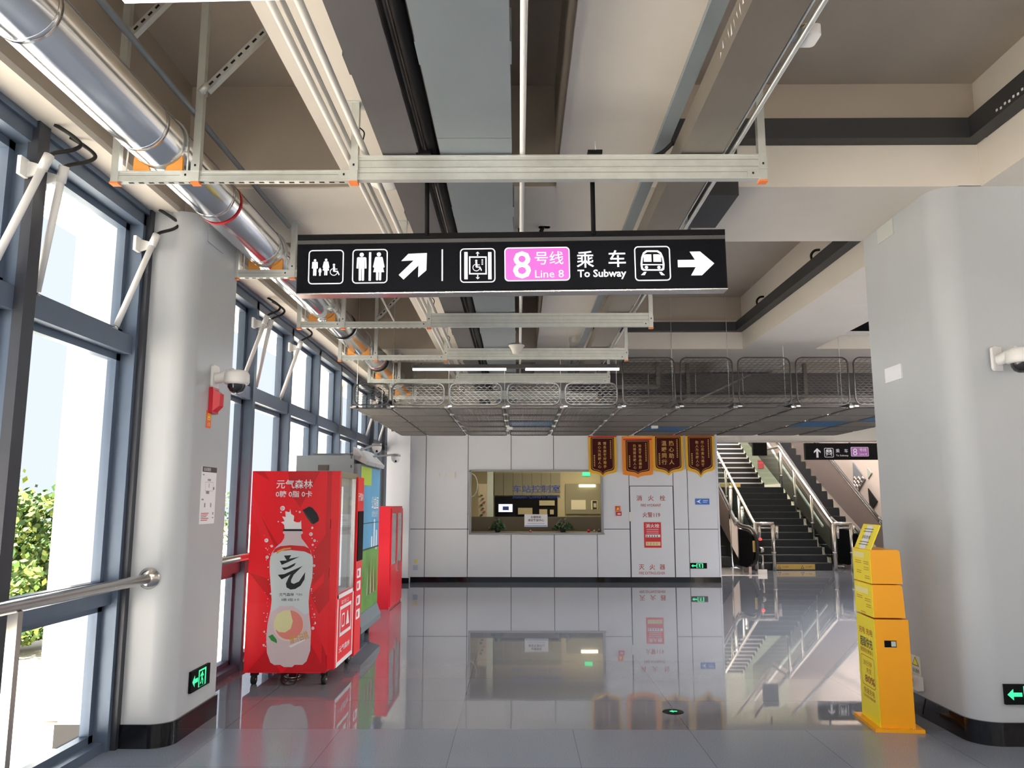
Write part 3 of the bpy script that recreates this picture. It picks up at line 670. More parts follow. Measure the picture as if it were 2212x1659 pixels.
# runners and hangers that carry the panels
for k in range(11):
    x = (xs[k][0] if k < len(xs) else -1.755 + 0.8015 * (k - 1)) - 0.045
    if k == 0: x += 0.01
    e = empty('ceiling_runner', (x, MY, MZ), '%s steel runner between rows of slatted ceiling panels, counted from the glass wall' % ORD[k], 'runner', 'ceiling panel runners')
    part(MB(GREYD).box(x - 0.018, x + 0.018, MY + 0.05, 15.6, MZ + 0.01, MZ + 0.045), 'rail', e)
    for yy in (11.3, 13.4, 15.2): part(MB(GALV).cyl((x, yy, MZ + 0.04), (x, yy, 4.5 if yy > 12.7 or yy < 11.4 else 3.77), 0.005, 6), 'hanging_rod', e)
    for r_ in range(5): part(MB(SS).box(x - 0.03, x + 0.03, MY + 0.03 + r_ * 0.915, MY + 0.075 + r_ * 0.915, MZ - 0.015, MZ + 0.01), 'clip', e)
for (x, y, l) in ((-0.15, 13.8, 'white square sensor between slatted panels in front of the control window'), (2.33, 13.6, 'small white sensor under the slatted panels past the pennants')):
    tag(MB(WHT).box(x - 0.05, x + 0.05, y - 0.05, y + 0.05, MZ - 0.06, MZ + 0.0).build('sensor'), l, 'sensor')
# services seen above the mesh
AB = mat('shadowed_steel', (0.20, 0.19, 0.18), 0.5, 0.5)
for (p, l) in (([(1.35, 13.0, 3.42), (2.3, 13.0, 3.42), (2.3, 13.0, 3.85)], 'bent steel cable ladder above the tall mesh'), ([(2.9, 13.5, 3.9), (2.9, 13.5, 3.35), (2.2, 13.2, 3.0)], 'dropping strut above the tall mesh near the third pennant'), ([(4.9, 13.5, 3.9), (4.9, 13.5, 3.35), (4.1, 13.2, 3.0)], 'dropping strut above the tall mesh nearest the right column')):
    m = MB(AB)
    for a, b in zip(p[:-1], p[1:]): m.bar(a, b, 0.06, 0.06)
    tag(m.build('strut'), l, 'strut', 'struts above the mesh')
tag(MB(AB).box(1.4, 8.5, 13.0, 13.05, 3.25, 3.29).box(1.4, 8.5, 14.4, 14.45, 3.30, 3.34).build('cross_rail'), 'long steel rails crossing behind the tall mesh', 'rail')
tag(MB(DUCTD).box(0.9, 8.8, 13.6, 14.3, 3.42, 3.75).build('duct'), 'dark air duct behind the tall mesh panels', 'duct')
tag(MB(AB).bar((2.55, 11.6, 3.0), (3.5, 11.9, 3.45), 0.05, 0.02).build('strut'), 'slanting flat strut behind the tall mesh panels', 'strut', 'struts above the mesh')

# ------------------------------------------------------------------ back wall with the control room window
WX0, WX1, WZ0, WZ1 = -0.95, 1.66, 0.935, 2.165
WE = 3.95
def bx(u, v=1150): return at(u, v, Y=BWY).x
def bz(v, u=1250): return at(u, v, Y=BWY).z
m = MB(WALLP)
m.box(-2.60, WX0, BWY, BWY + 0.15, 0.0, 3.2); m.box(WX1, WE, BWY, BWY + 0.15, 0.0, 3.2)
m.box(WX0, WX1, BWY, BWY + 0.15, 0.0, WZ0); m.box(WX0, WX1, BWY, BWY + 0.15, WZ1, 3.2)
m.box(-2.60, 9.2, BWY, BWY + 0.15, 3.2, 4.75, PL)
m.box(WE, WE + 0.01, BWY, 17.2, 0, 3.2)
zs = bz(1143)
for x in (bx(918), bx(1010), bx(1104), bx(1197), bx(1290), bx(1361), bx(1457), bx(1488)):
    for (z0, z1) in ((0.1, WZ0), (WZ0, WZ1), (WZ1, 3.2)):
        if WX0 < x < WX1 and z0 == WZ0: continue
        if x == bx(1290) and z0 > 0.1: continue
        m.box(x - 0.006, x + 0.006, BWY - 0.002, BWY, z0, z1, SEAM)
for (x0, x1) in ((-2.60, WX0 - 0.01), (WX1, bx(1361)), (bx(1457), WE)): m.box(x0, x1, BWY - 0.002, BWY, zs - 0.006, zs + 0.006, SEAM)
struct(m, 'wall_back')
struct(MB(WALLP).box(-2.60, -2.14, BWY - 0.20, BWY, 0, 3.2), 'wall_corner')
struct(MB(BLK).box(-2.12, WE, BWY - 0.015, BWY, 0, 0.10).box(-2.6, -2.12, BWY - 0.215, BWY - 0.2, 0, 0.10), 'baseboard_back')
struct(MB(PL).box(WE, 12, BWY, BWY + 0.5, 2.76, 3.2), 'wall_header')
struct(MB(WALLP).box(WE - 0.02, WE + 0.012, BWY - 0.012, BWY + 0.02, 0, 2.9), 'trim_3')
# window: frame, pane
wn = empty('window_30', (0.35, BWY, 0.93), kind='structure')
m = MB(mat('grey_aluminium', (0.30, 0.31, 0.32), 0.45, 0.4))
m.box(WX0 - 0.03, WX1 + 0.03, BWY - 0.03, BWY + 0.05, WZ1 - 0.015, WZ1 + 0.02); m.box(WX0 - 0.03, WX1 + 0.03, BWY - 0.03, BWY + 0.05, WZ0 - 0.02, WZ0 + 0.015)
for x in (WX0, WX1): m.box(x - 0.03, x + 0.015, BWY - 0.03, BWY + 0.05, WZ0, WZ1)
part(m, 'window_frame', wn)
part(MB(GLS).box(WX0, WX1, BWY + 0.02, BWY + 0.028, WZ0, WZ1), 'pane', wn)
A = MB(INKB); A.M = front((0, BWY + 0.018, 0))
xa, xb = bx(1107), bx(1211)
A.text('车站控制室', (xa + xb) / 2, bz(1056), 0.16, 0.002, w=xb - xa, bold=0.02); A.text('Station Control Room', (xa + xb) / 2, bz(1073), 0.085, 0.002, w=xb - xa, bold=0.015)
tag(A.build('window_lettering'), 'blue Station Control Room lettering on the window glass', 'lettering')
e = empty('notice', (bx(1158), BWY, bz(1124)), 'white notice sheet stuck low in the middle of the control room window', 'notice')
xa, xb, za, zb = bx(1133), bx(1183), bz(1138), bz(1111)
part(MB(INKW).box(xa, xb, BWY + 0.008, BWY + 0.012, za, zb), 'sheet', e)
A = MB(INKK); A.M = front((0, BWY + 0.008, 0)); cx = (xa + xb) / 2
A.text('如需帮助', cx, zb - 0.055, 0.05, 0.002, w=0.2, bold=0.02); A.text('请至客服中心', cx, zb - 0.115, 0.05, 0.002, w=0.32, bold=0.02)
A.poly([(xa + 0.06, za + 0.062), (xb - 0.06, za + 0.062), (xb - 0.06, za + 0.066), (xa + 0.06, za + 0.066)], 0.002)
A.poly([(xa + 0.01, za + 0.01), (xb - 0.01, za + 0.01), (xb - 0.01, za + 0.03), (xa + 0.01, za + 0.03)], 0.002, mat('pale_blue_print', (0.25, 0.42, 0.75), 0.5))
part(A, 'print', e)
# the room behind it
CRM = mat('control_room_wall', (0.42, 0.36, 0.22), 0.6); CRD = mat('olive_panel', (0.22, 0.20, 0.13), 0.5)
RY = 19.6
m = MB(CRM); m.box(-1.5, 3.9, RY, RY + 0.1, 0, 2.9); m.box(-1.6, -1.5, BWY + 0.15, RY, 0, 2.9, CRD); m.box(3.8, 3.9, BWY + 0.15, RY, 0, 2.9)
m.box(-1.5, 3.9, BWY + 0.15, RY, 2.8, 2.9, PL)
struct(m, 'wall_control_room')
def rb(u, v): return at(u, v, Y=RY - 0.02)
def slab(mb, u0, v0, u1, v1, d, mm, y=RY - 0.02):
    a = at(u0, v1, Y=y); b = at(u1, v0, Y=y); return mb.box(a.x, b.x, y - d, y, a.z, b.z, mm)
e = empty('storage_wall', (0.3, RY, 0), 'olive panelled cupboards at the back of the control room', 'cupboard')
m = MB(CRD)
for k in range(7): slab(m, 1068 + 20.3 * k, 1022, 1087.5 + 20.3 * k, 1070, 0.05, CRD)
part(m, 'upper_panels', e)
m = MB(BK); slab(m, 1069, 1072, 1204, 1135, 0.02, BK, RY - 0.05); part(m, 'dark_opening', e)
m = MB(CRM); slab(m, 1165, 1081, 1198, 1092, 0.03, CRM, RY - 0.08); slab(m, 1165, 1100, 1182, 1112, 0.03, CRM, RY - 0.08); slab(m, 1119, 1097, 1150, 1111, 0.03, CRM, RY - 0.08); slab(m, 1188, 1101, 1196, 1111, 0.03, CRM, RY - 0.08)
part(m, 'shelf_items', e)
e = empty('monitor', rb(1092, 1098), 'bright screen glowing inside the dark control room opening', 'monitor')
m = MB(mat('screen_glow', (0.75, 0.78, 1.0), 0.4, emit=0.8)); slab(m, 1077, 1089, 1107, 1106, 0.03, None, RY - 0.12); part(m, 'screen', e)
m = MB(INKB); slab(m, 1086, 1094, 1099, 1102, 0.004, None, RY - 0.151); part(m, 'print', e)
e = empty('inner_window', rb(1260, 1075), 'inner glazed hatch on the cream wall of the control room', 'hatch')
m = MB(CRD); slab(m, 1222, 1045, 1299, 1110, 0.03, None, RY - 0.03); part(m, 'panel', e)
m = MB(LAMPW); slab(m, 1251, 1047, 1286, 1052, 0.03, None, RY - 0.07); part(m, 'strip_light', e)
m = MB(mat('cream_paper', (0.62, 0.56, 0.40), 0.6)); slab(m, 1234, 1080, 1265, 1101, 0.01, None, RY - 0.061); slab(m, 1277, 1081, 1290, 1101, 0.01, None, RY - 0.061)
slab(m, 1280, 1082, 1289, 1100, 0.004, INKK, RY - 0.072); slab(m, 1282, 1087, 1288, 1096, 0.004, CRM, RY - 0.077); part(m, 'notice_sheet', e)
m = MB(EXG); slab(m, 1258, 1020, 1274, 1028, 0.02, None, RY - 0.03); tag(m.build('exit_light'), 'small green light high inside the control room', 'exit light')
m = MB(mat('white_blind', (0.50, 0.55, 0.50), 0.5)); q = at(1059, 1100, Y=18.6); m.box(q.x - 0.07, q.x + 0.07, 18.5, 18.6, 0.5, 2.75)
tag(m.build('blind_edge'), 'pale vertical blind edge inside the control room window', 'blind')
m = MB(OUTW); q = at(1035, 1080, Y=17.9); m.M = None
for k in range(9):
    p = at(1040 + 3 * (k % 3), 1070 + 7 * k, Y=17.9); m.box(p.x - 0.02, p.x + 0.03, 17.88, 17.9, p.z - 0.015, p.z + 0.01, (LEAFS[2], BARK, INKR)[k % 3])
p = at(1042, 1080, Y=17.9); m.box(p.x - 0.09, p.x + 0.10, 17.9, 17.92, 0.9, 1.95, mat('scroll_paper', (0.50, 0.42, 0.30), 0.6))
tag(m.build('wall_scroll'), 'tall painted scroll at the side of the control room', 'scroll')
e = empty('ring_mirror', at(1020, 1050, Y=16.9), 'thin white ring just inside the control room window', 'mirror')
p = at(1018, 1048, Y=16.9); part(MB(WHT).tube([(p.x + 0.13 * math.cos(R(t)), 16.9, p.z + 0.24 * math.sin(R(t))) for t in range(0, 360, 15)], 0.010, 6, closed=True), 'rim', e)
e = empty('control_desk', (0.4, 16.7, 0), 'wide dark desk behind the control room window', 'desk')
part(MB(mat('desk_top', (0.16, 0.13, 0.10), 0.35)).box(-1.3, 2.2, 16.35, 17.1, 0.90, 0.94), 'top', e)
part(MB(GREYD).box(-1.3, 2.2, 17.0, 17.1, 0, 0.90), 'modesty_panel', e)
part(MB(mat('desk_screen', (0.20, 0.165, 0.12), 0.5)).box(-1.3, 2.2, 17.1, 17.13, 0.90, 1.24), 'back_screen', e)
random.seed(5)
for (u, r, l) in ((1075, 0.17, 'dark leafy pot plant at the window end nearest the glass wall'), (1216, 0.22, 'dense dark pot plant in the middle of the control room window')):
    c = at(u, 1142, Y=16.55); c.z = 1.0
    e = empty('pot_plant', (c.x, 16.55, 0.94), l, 'plant', 'pot plants behind the control window')
    part(MB(GREYD).lathe((c.x, 16.55, 0.94), [(0, 0), (0.05, 0), (0.07, 0.08), (0, 0.08)], 14), 'pot', e)
    f = MB(LEAFS[2]); g = mat('dark_leaf', (0.03, 0.10, 0.05), 0.5)
    for k in range(260):
        a = random.uniform(0, 6.28); rr_ = r * math.sqrt(random.random()); p = Vector((c.x + rr_ * math.cos(a), 16.55 + 0.5 * rr_ * math.sin(a), 1.0 + random.uniform(0, 0.27) * (1.1 - rr_ / r)))
        n_ = Vector([random.gauss(0, 1) for _ in range(3)]).normalized(); b = n_.orthogonal().normalized(); s_ = 0.034
        f._add([p - n_ * s_, p + b * s_ * 0.5, p + n_ * s_, p - b * s_ * 0.5], [(0, 1, 2, 3)], g if k % 3 else LEAFS[2])
    part(f, 'foliage', e)
def tri_obj(u, col, l, s_):
    c = at(u, 1148, Y=16.5); tag(MB(col).lathe((c.x, 16.5, 0.94), [(0, 0), (s_, 0), (s_ * 0.9, s_), (s_ * 0.3, s_ * 1.6), (0, s_ * 1.7)], 10).build('desk_ornament'), l, 'ornament')
tri_obj(1272, REDP, 'small red ornament on the control desk', 0.035); tri_obj(1146, mat('pink', (0.5, 0.2, 0.2), 0.5), 'small pink ornament below the notice sheet', 0.03)
tri_obj(1284, CRM, 'beige ornament beside the red one on the control desk', 0.03); tri_obj(1295, GREYD, 'dark ornament at the end of the control desk', 0.04)
# lamps in the control room ceiling (seen mirrored in the floor)
for i, (x, y, sx, sy) in enumerate(((0.3, 17.3, 0.55, 0.09), (1.6, 18.2, 0.5, 0.09), (1.6, 17.0, 0.5, 0.09))):
    tag(MB(LAMPW).box(x - sx / 2, x + sx / 2, y - sy, y + sy, 2.765, 2.80).build('ceiling_light'), 'warm flat ceiling light inside the control room, %s' % ('nearest its glass wall side', 'deepest in the room', 'closest to the cream wall corner')[i], 'ceiling light')

# ---- things on the back wall
def wtext(A, t, u, v, hpx, wpx, m=None, bold=0.01, d=0.001):
    c = at(u, v, Y=BWY - 0.01); k = 15.6 / F
    A.text(t, c.x, c.z, hpx * k, d, m, w=wpx * k, bold=bold)
WALLT = BWY - 0.004
e = empty('fire_hydrant_cabinet', (bx(1409), BWY, 0.1), 'flush white fire hydrant cabinet door with red lettering', 'fire hydrant cabinet')
x0, x1, z0, z1 = bx(1362), bx(1456), 0.10, bz(1050)
part(MB(WALLP).box(x0, x1, BWY - 0.006, BWY - 0.001, z0, z1), 'door', e)
part(MB(SEAM).box(x0 - 0.006, x0 + 0.006, BWY - 0.0075, BWY - 0.001, z0, z1).box(x1 - 0.006, x1 + 0.006, BWY - 0.0075, BWY - 0.001, z0, z1).box(x0, x1, BWY - 0.0075, BWY - 0.001, z1 - 0.006, z1 + 0.006), 'gap', e)
A = MB(INKR); A.M = front((0, BWY - 0.007, 0))
for t, u in (('消', 1381), ('火', 1406), ('栓', 1431)): wtext(A, t, u, 1076, 12.5, 12)
wtext(A, 'FIRE HYDRANT', 1406, 1091.5, 8, 44); wtext(A, '火警119', 1407, 1112, 12, 38)
for t, u in (('灭', 1386), ('火', 1409), ('器', 1431)): wtext(A, t, u, 1225, 12.5, 12)
wtext(A, 'FIRE EXTINGUISHER', 1408.5, 1238, 8, 56)
part(A, 'lettering', e)
e = empty('fire_poster', (bx(1409), BWY, bz(1155)), 'red fire hydrant instruction poster on the cabinet door', 'poster')
xa, xb, za, zb = bx(1391), bx(1428), bz(1183), bz(1128)
part(MB(REDP).box(xa, xb, BWY - 0.012, BWY - 0.007, za, zb), 'sheet', e)
A = MB(INKW); A.M = front((0, BWY - 0.012, 0)); cx = (xa + xb) / 2
A.text('消火栓', cx, zb - 0.07, 0.085, 0.001, w=0.27, bold=0.02)
for k in range(3): A.poly([(xa + 0.05, zb - 0.135 - 0.035 * k), (xb - 0.05, zb - 0.135 - 0.035 * k), (xb - 0.05, zb - 0.143 - 0.035 * k), (xa + 0.05, zb - 0.143 - 0.035 * k)], 0.001)
A.poly([(xa + 0.03, zb - 0.29), (xb - 0.02, zb - 0.29), (xb - 0.02, zb - 0.24), (xa + 0.03, zb - 0.24)], 0.001)
for k in range(5): A.poly([(xa + 0.045 + 0.05 * k, zb - 0.283), (xa + 0.07 + 0.05 * k, zb - 0.283), (xa + 0.06 + 0.05 * k, zb - 0.25), (xa + 0.05 + 0.05 * k, zb - 0.255)], 0.002, INKK)
A.poly([(xa + 0.03, za + 0.04), (xb - 0.02, za + 0.04), (xb - 0.02, za + 0.115), (xa + 0.03, za + 0.115)], 0.001, mat('cream_print', (0.75, 0.65, 0.38), 0.5))
for k in range(4): A.poly([(xa + 0.05 + 0.06 * k, za + 0.055), (xa + 0.08 + 0.06 * k, za + 0.06), (xa + 0.075 + 0.06 * k, za + 0.10), (xa + 0.055 + 0.06 * k, za + 0.09)], 0.002, INKG)
part(A, 'print', e)
# small wall fittings
def plate(name, u0, v0, u1, v1, mm, label, cat, d=0.012, y=None):
    y = y or BWY - 0.001
    a = at(u0, v1, Y=y); b = at(u1, v0, Y=y); o = MB(mm).box(a.x, b.x, y - d, y, a.z, b.z).build(name); return tag(o, label, cat), a, b
for i, (u, l) in enumerate(((944, 'first small white wall box in the row of three beside the control window'), (960, 'middle white wall box in the row of three'), (978, 'largest white wall box, closest to the control window'))):
    plate('wall_box', u - (4 if i < 2 else 5), 1022 if i < 2 else 1020, u + (4 if i < 2 else 5), 1030 if i < 2 else 1033, WHT, l, 'wall box', 0.03)
o, a, b = plate('power_socket', 893, 1220, 903, 1231, mat('blueish_plastic', (0.50, 0.56, 0.72), 0.4), 'pale blue socket box low on the wall corner', 'socket', 0.05)
o, a, b = plate('warning_sticker', 894, 1207, 903, 1218, mat('pale_sticker', (0.72, 0.74, 0.62), 0.5), 'tiny sticker with yellow triangle above the pale blue socket', 'sticker', 0.006)
A = MB(YEL); A.M = front((0, a.y - 0.006, 0)); A.poly([(a.x + 0.012, a.z + 0.03), (b.x - 0.012, a.z + 0.03), ((a.x + b.x) / 2, b.z - 0.01)]); A.build('triangle', o).location = -o.location
o, a, b = plate('alarm_button', 1331, 1105, 1342, 1114, REDP, 'small red fire alarm button beside the control window', 'alarm button', 0.05)
o2 = MB(WHT).box(a.x + 0.02, b.x - 0.02, a.y - 0.056, a.y - 0.05, a.z + 0.02, b.z - 0.03).build('label_strip', o)
o, a, b = plate('alarm_sign', 1329, 1093, 1340, 1104, mat('orange_red', (0.85, 0.12, 0.05), 0.5), 'orange-red pictogram sticker above the alarm button', 'sticker', 0.004)
A = MB(YEL); A.M = front((0, a.y - 0.005, 0)); A.poly([(a.x + 0.02, a.z + 0.02), (b.x - 0.02, a.z + 0.03), ((a.x + b.x) / 2, b.z - 0.02)]); A.build('flame', o)
o, a, b = plate('door_lock', 1359, 1106, 1366, 1126, WHT, 'white lock plate at the edge of the hydrant cabinet', 'lock', 0.02)
o, a, b = plate('direction_plaque', 1502, 1077, 1532, 1090, mat('plaque_blue', (0.02, 0.16, 0.62), 0.35), 'small blue plaque with a white arrow at the wall end', 'plaque', 0.012)
A = MB(INKW); A.M = front((0, a.y - 0.012, 0)); h_ = b.z - a.z
A.poly([(a.x + 0.02, a.z + h_ * 0.5), (a.x + 0.11, b.z - 0.015), (a.x + 0.08, a.z + h_ * 0.5), (a.x + 0.11, a.z + 0.02)]); A.poly([(a.x + 0.15, a.z + h_ * .6), (b.x - 0.03, a.z + h_ * .6), (b.x - 0.03, a.z + h_ * .7), (a.x + 0.15, a.z + h_ * .7)]); A.poly([(a.x + 0.15, a.z + h_ * .35), (b.x - 0.05, a.z + h_ * .35), (b.x - 0.05, a.z + h_ * .42), (a.x + 0.15, a.z + h_ * .42)])
A.build('print', o)
def exit_sign(M, w_, h_, label, lay=0):
    o = MB(BK); o.M = M; o.box(-w_ / 2, w_ / 2, -h_ / 2, h_ / 2, 0, 0.02); ob = tag(o.build('exit_sign'), label, 'exit sign')
    A = MB(EXG); A.M = M; f = lambda u, v: (u, -v)
    A.poly([(-w_ * 0.46, 0), (-w_ * 0.34, h_ * 0.28), (-w_ * 0.34, h_ * 0.10), (-w_ * 0.17, h_ * 0.10), (-w_ * 0.17, -h_ * 0.10), (-w_ * 0.34, -h_ * 0.10), (-w_ * 0.34, -h_ * 0.28)], 0.0215)
    A.ring([(-w_ * .14, -h_ * .4), (w_ * .26, -h_ * .4), (w_ * .26, h_ * .42), (-w_ * .14, h_ * .42)], [(-w_ * .09, -h_ * .4 + .001), (w_ * .20, -h_ * .4 + .001), (w_ * .20, h_ * .34), (-w_ * .09, h_ * .34)], 0.0215)
    A.poly([(x * h_ + w_ * 0.05, y * h_) for x, y in ((0.0, 0.30), (0.08, 0.26), (0.08, 0.2), (0.2, 0.1), (0.14, 0.05), (0.06, 0.12), (0.05, -0.02), (0.16, -0.12), (0.12, -0.34), (0.04, -0.32), (0.06, -0.14), (-0.05, -0.08), (-0.1, -0.25), (-0.24, -0.28), (-0.22, -0.2), (-0.14, -0.18), (-0.06, 0.06), (-0.1, 0.14), (-0.2, 0.06), (-0.24, 0.12), (-0.1, 0.22))], 0.0215)
    A.build('pictogram', ob); return ob
q = at(1509, 1222, Y=BWY); exit_sign(front((q.x, q.y, q.z)), 0.32, 0.105, 'green exit sign low on the back wall near the stairs')
# gold-fringed pennants
VEL = mat('maroon_velvet', (0.06, 0.004, 0.005), 0.9, noise=0.2, nscale=20); FRG = mat('golden_fringe', (0.95, 0.50, 0.04), 0.7, noise=0.2, nscale=60); FRO = mat('orange_fringe', (0.98, 0.30, 0.04), 0.7, noise=0.15, nscale=60)
PTX = [('情系旅客好帮手', '真心为民暖人心', 0), ('拾金不昧品德好', '热情服务暖人心', 1), ('热心助人', '温暖同行', 0), ('尽心尽责为乘客', '助人为乐暖人心', 0)]
for i, (u0, u1, v0, v1, tip, lab) in enumerate(((1277, 1326, 945, 1018, 1026, 'maroon pennant overlapping the control window corner'), (1353, 1402, 951, 1019, 1024, 'maroon pennant with the widest bright orange fringe'), (1417, 1470, 943, 1014, 1022, 'maroon pennant with four large characters per column'), (1488, 1537, 943, 1014, 1026, 'maroon pennant closest to the stair opening'))):
    y = BWY - 0.05; a = at(u0, v1, Y=y); b = at(u1, v0, Y=y); tz = at(u0, tip, Y=y).z
    W_ = b.x - a.x; cx = (a.x + b.x) / 2; wide = PTX[i][2]; FF = FRO if wide else FRG
    e = empty('pennant', (cx, y, b.z), lab, 'pennant', 'gold-fringed maroon pennants')
    def shape(g, zt): return [(cx + W_ / 2 + g, zt), (cx + W_ / 2 + g, a.z + 0.08)] + [(cx + (W_ / 2 + g) * k, a.z - g - (a.z - tz) * t) for k, t in ((0.97, -0.55), (0.8, -0.2), (0.4, 0.05), (0.18, 0.35), (0, 1), (-0.18, 0.35), (-0.4, 0.05), (-0.8, -0.2), (-0.97, -0.55))] + [(cx - W_ / 2 - g, a.z + 0.08), (cx - W_ / 2 - g, zt)]
    part(MB(VEL).prism(shape(0, b.z), y, y + 0.012, 'y'), 'cloth', e)
    fr = MB(FF); fr.prism(shape(0.075 if wide else 0.05, b.z + (0.08 if wide else 0.03)), y + 0.012, y + 0.028, 'y')
    part(fr, 'fringe', e)
    A = MB(INKG); A.M = front((0, y, 0))
    sh = shape(-0.018, b.z - 0.018); sh2 = shape(-0.025, b.z - 0.025); A.ring(sh, sh2, 0.002)
    r_, l_, _ = PTX[i]; n_ = len(r_); H_ = b.z - a.z
    for col, t in ((0.10, r_), (-0.13, l_)):
        for k, ch in enumerate(t):
            sz = H_ * (0.80 if n_ > 5 else 0.76) / n_
            A.text(ch, cx + col * W_ * (1.0 if n_ > 5 else 1.25), b.z - H_ * 0.13 - sz * (k + 0.4), sz * 0.86, 0.002, bold=0.03)
    for k in range(11): A.poly([(cx + W_ * 0.33, b.z - 0.06 - 0.034 * k), (cx + W_ * 0.38, b.z - 0.06 - 0.034 * k), (cx + W_ * 0.37, b.z - 0.08 - 0.034 * k), (cx + W_ * 0.33, b.z - 0.078 - 0.034 * k)], 0.002)
    for k in range(7): A.poly([(cx - W_ * 0.38, a.z + 0.32 - 0.034 * k), (cx - W_ * 0.32, a.z + 0.32 - 0.034 * k), (cx - W_ * 0.33, a.z + 0.30 - 0.034 * k), (cx - W_ * 0.38, a.z + 0.302 - 0.034 * k)], 0.002)
    part(A, 'gold_lettering', e)
    part(MB(REDP).cyl((cx - W_ / 2 - 0.05, y + 0.01, b.z + 0.02), (cx + W_ / 2 + 0.05, y + 0.01, b.z + 0.02), 0.012, 8), 'hanging_rod', e)

# ------------------------------------------------------------------ things on the concrete columns
XL = -2.24
def dome_cam(M, label):
    e = empty('dome_camera', M.translation, label, 'camera')
    # local: x sideways, y up, z out from the wall
    b = MB(WHT); b.M = M; b.prism(rrect(0, 0, 0.12, 0.17, 0.025, 4), 0, 0.018, 'z'); b.tube(bez([(0, -0.01, 0.01), (0, 0.0, 0.06), (0, 0.02, 0.11), (0, 0.03, 0.15)]), 0.04, 12); part(b, 'bracket', e)
    b = MB(WHT); b.M = M
    def lat(mb, prof, mm=None):
        n = 28; vs = []
        for (r, h) in prof:
            for k in range(n): a_ = 2 * math.pi * k / n; vs.append((r * math.cos(a_), h, 0.17 + r * math.sin(a_)))
        mb._add(vs, [(i * n + k, (i + 1) * n + k, (i + 1) * n + (k + 1) % n, i * n + (k + 1) % n) for i in range(len(prof) - 1) for k in range(n)], mm, True)
    lat(b, [(0, 0.05), (0.075, 0.045), (0.09, 0.02), (0.092, -0.035), (0.085, -0.05), (0.068, -0.055), (0.0, -0.05)]); part(b, 'housing', e)
    b = MB(mat('smoked_dome', (0.02, 0.02, 0.025), 0.05, ior=1.6)); b.M = M; lat(b, [(0.066, -0.05), (0.063, -0.075), (0.045, -0.105), (0.02, -0.118), (0.0, -0.12)]); part(b, 'lens_dome', e)
    return e
q = at(462, 815, X=XL); dome_cam(facex((XL, q.y, q.z)), 'white dome camera on the side of the big column beside the windows')
q = at(2152, 776, Y=5.42); dome_cam(frame((q.x, q.y, q.z), (1, 0, 0), (0, 0, 1), (0, -1, 0)) @ Matrix.Rotation(R(25), 4, 'Y'), 'white dome camera on the front of the column behind the yellow kiosk')
e = empty('fire_alarm_strobe', at(457, 868, X=XL), 'red fire alarm sounder under the dome camera on the column', 'fire alarm')
a = at(446, 886, X=XL); b = at(467, 851, X=XL); h_ = 0.16; y0 = a.y - 0.01; z0 = 2.20
m = MB(mat('alarm_red', (0.55, 0.01, 0.03), 0.3)); m.M = facex((XL, 5.70, 2.19)); m.prism(rrect(0.05, 0.09, 0.12, 0.19, 0.01, 3), 0, 0.03, 'z'); part(m, 'base', e)
m = MB(mat('alarm_red_lens', (0.75, 0.02, 0.04), 0.15)); m.M = facex((XL, 5.70, 2.19))
m._add([(-0.005, 0.01, 0.03), (0.10, 0.01, 0.03), (0.10, 0.17, 0.03), (-0.005, 0.17, 0.03), (0.01, 0.05, 0.075), (0.085, 0.05, 0.075), (0.085, 0.14, 0.075), (0.01, 0.14, 0.075)], [(0, 1, 5, 4), (1, 2, 6, 5), (2, 3, 7, 6), (3, 0, 4, 7), (4, 5, 6, 7)]); part(m, 'lens', e)
def card(name, M, w_, h_, mm, label, cat, d=0.004, r=0.003):
    o = MB(mm); o.M = M; o.prism(rrect(0, 0, w_, h_, r, 2), 0, d, 'z'); return tag(o.build(name), label, cat)
q = at(450, 906, X=XL); Mx = facex((XL, q.y, q.z)); o = card('alarm_label', Mx, 0.085, 0.125, mat('orange_red', (0.85, 0.12, 0.05), 0.5), 'small orange-red sticker below the fire alarm sounder', 'sticker')
A = MB(YEL); A.M = Mx; A.ring(rrect(0, 0.02, 0.05, 0.05, 0.005, 2), rrect(0, 0.02, 0.035, 0.035, 0.004, 2), 0.005); A.poly([(-0.02, 0.01), (0.02, 0.01), (0, 0.035)], 0.0055); A.text('火警', 0, -0.035, 0.03, 0.005, w=0.05); A.build('print', o)
q = at(449, 1070, X=XL); Mx = facex((XL, q.y, q.z)); o = card('wall_poster', Mx, 0.27, 0.405, INKW, 'white evacuation plan poster with dark heading on the column', 'poster')
A = MB(INKK); A.M = Mx; G3 = mat('grey_print', (0.30, 0.30, 0.32), 0.5)
A.poly([(-0.135, 0.165), (0.135, 0.165), (0.135, 0.2025), (-0.135, 0.2025)], 0.005, GREYD); A.text('应急疏散图', -0.05, 0.184, 0.026, 0.006, INKW, w=0.13)
for (x, y, w2, h2) in ((-0.11, 0.145, 0.03, 0.01), (0.0, 0.11, 0.06, 0.014), (-0.02, 0.02, 0.06, 0.02), (-0.105, -0.03, 0.04, 0.01), (0.0, 0.07, 0.01, 0.03), (0.09, 0.05, 0.03, 0.02), (-0.06, -0.07, 0.022, 0.03), (0.05, -0.07, 0.022, 0.03), (0.10, -0.13, 0.02, 0.02), (0.10, -0.16, 0.03, 0.008)):
    A.poly([(x - w2 / 2, y - h2 / 2), (x + w2 / 2, y - h2 / 2), (x + w2 / 2, y + h2 / 2), (x - w2 / 2, y + h2 / 2)], 0.005, G3)
A.ring([(-0.07, 0.03), (0.08, 0.03), (0.08, 0.095), (-0.07, 0.095)], [(-0.068, 0.032), (0.078, 0.032), (0.078, 0.093), (-0.068, 0.093)], 0.005, G3)
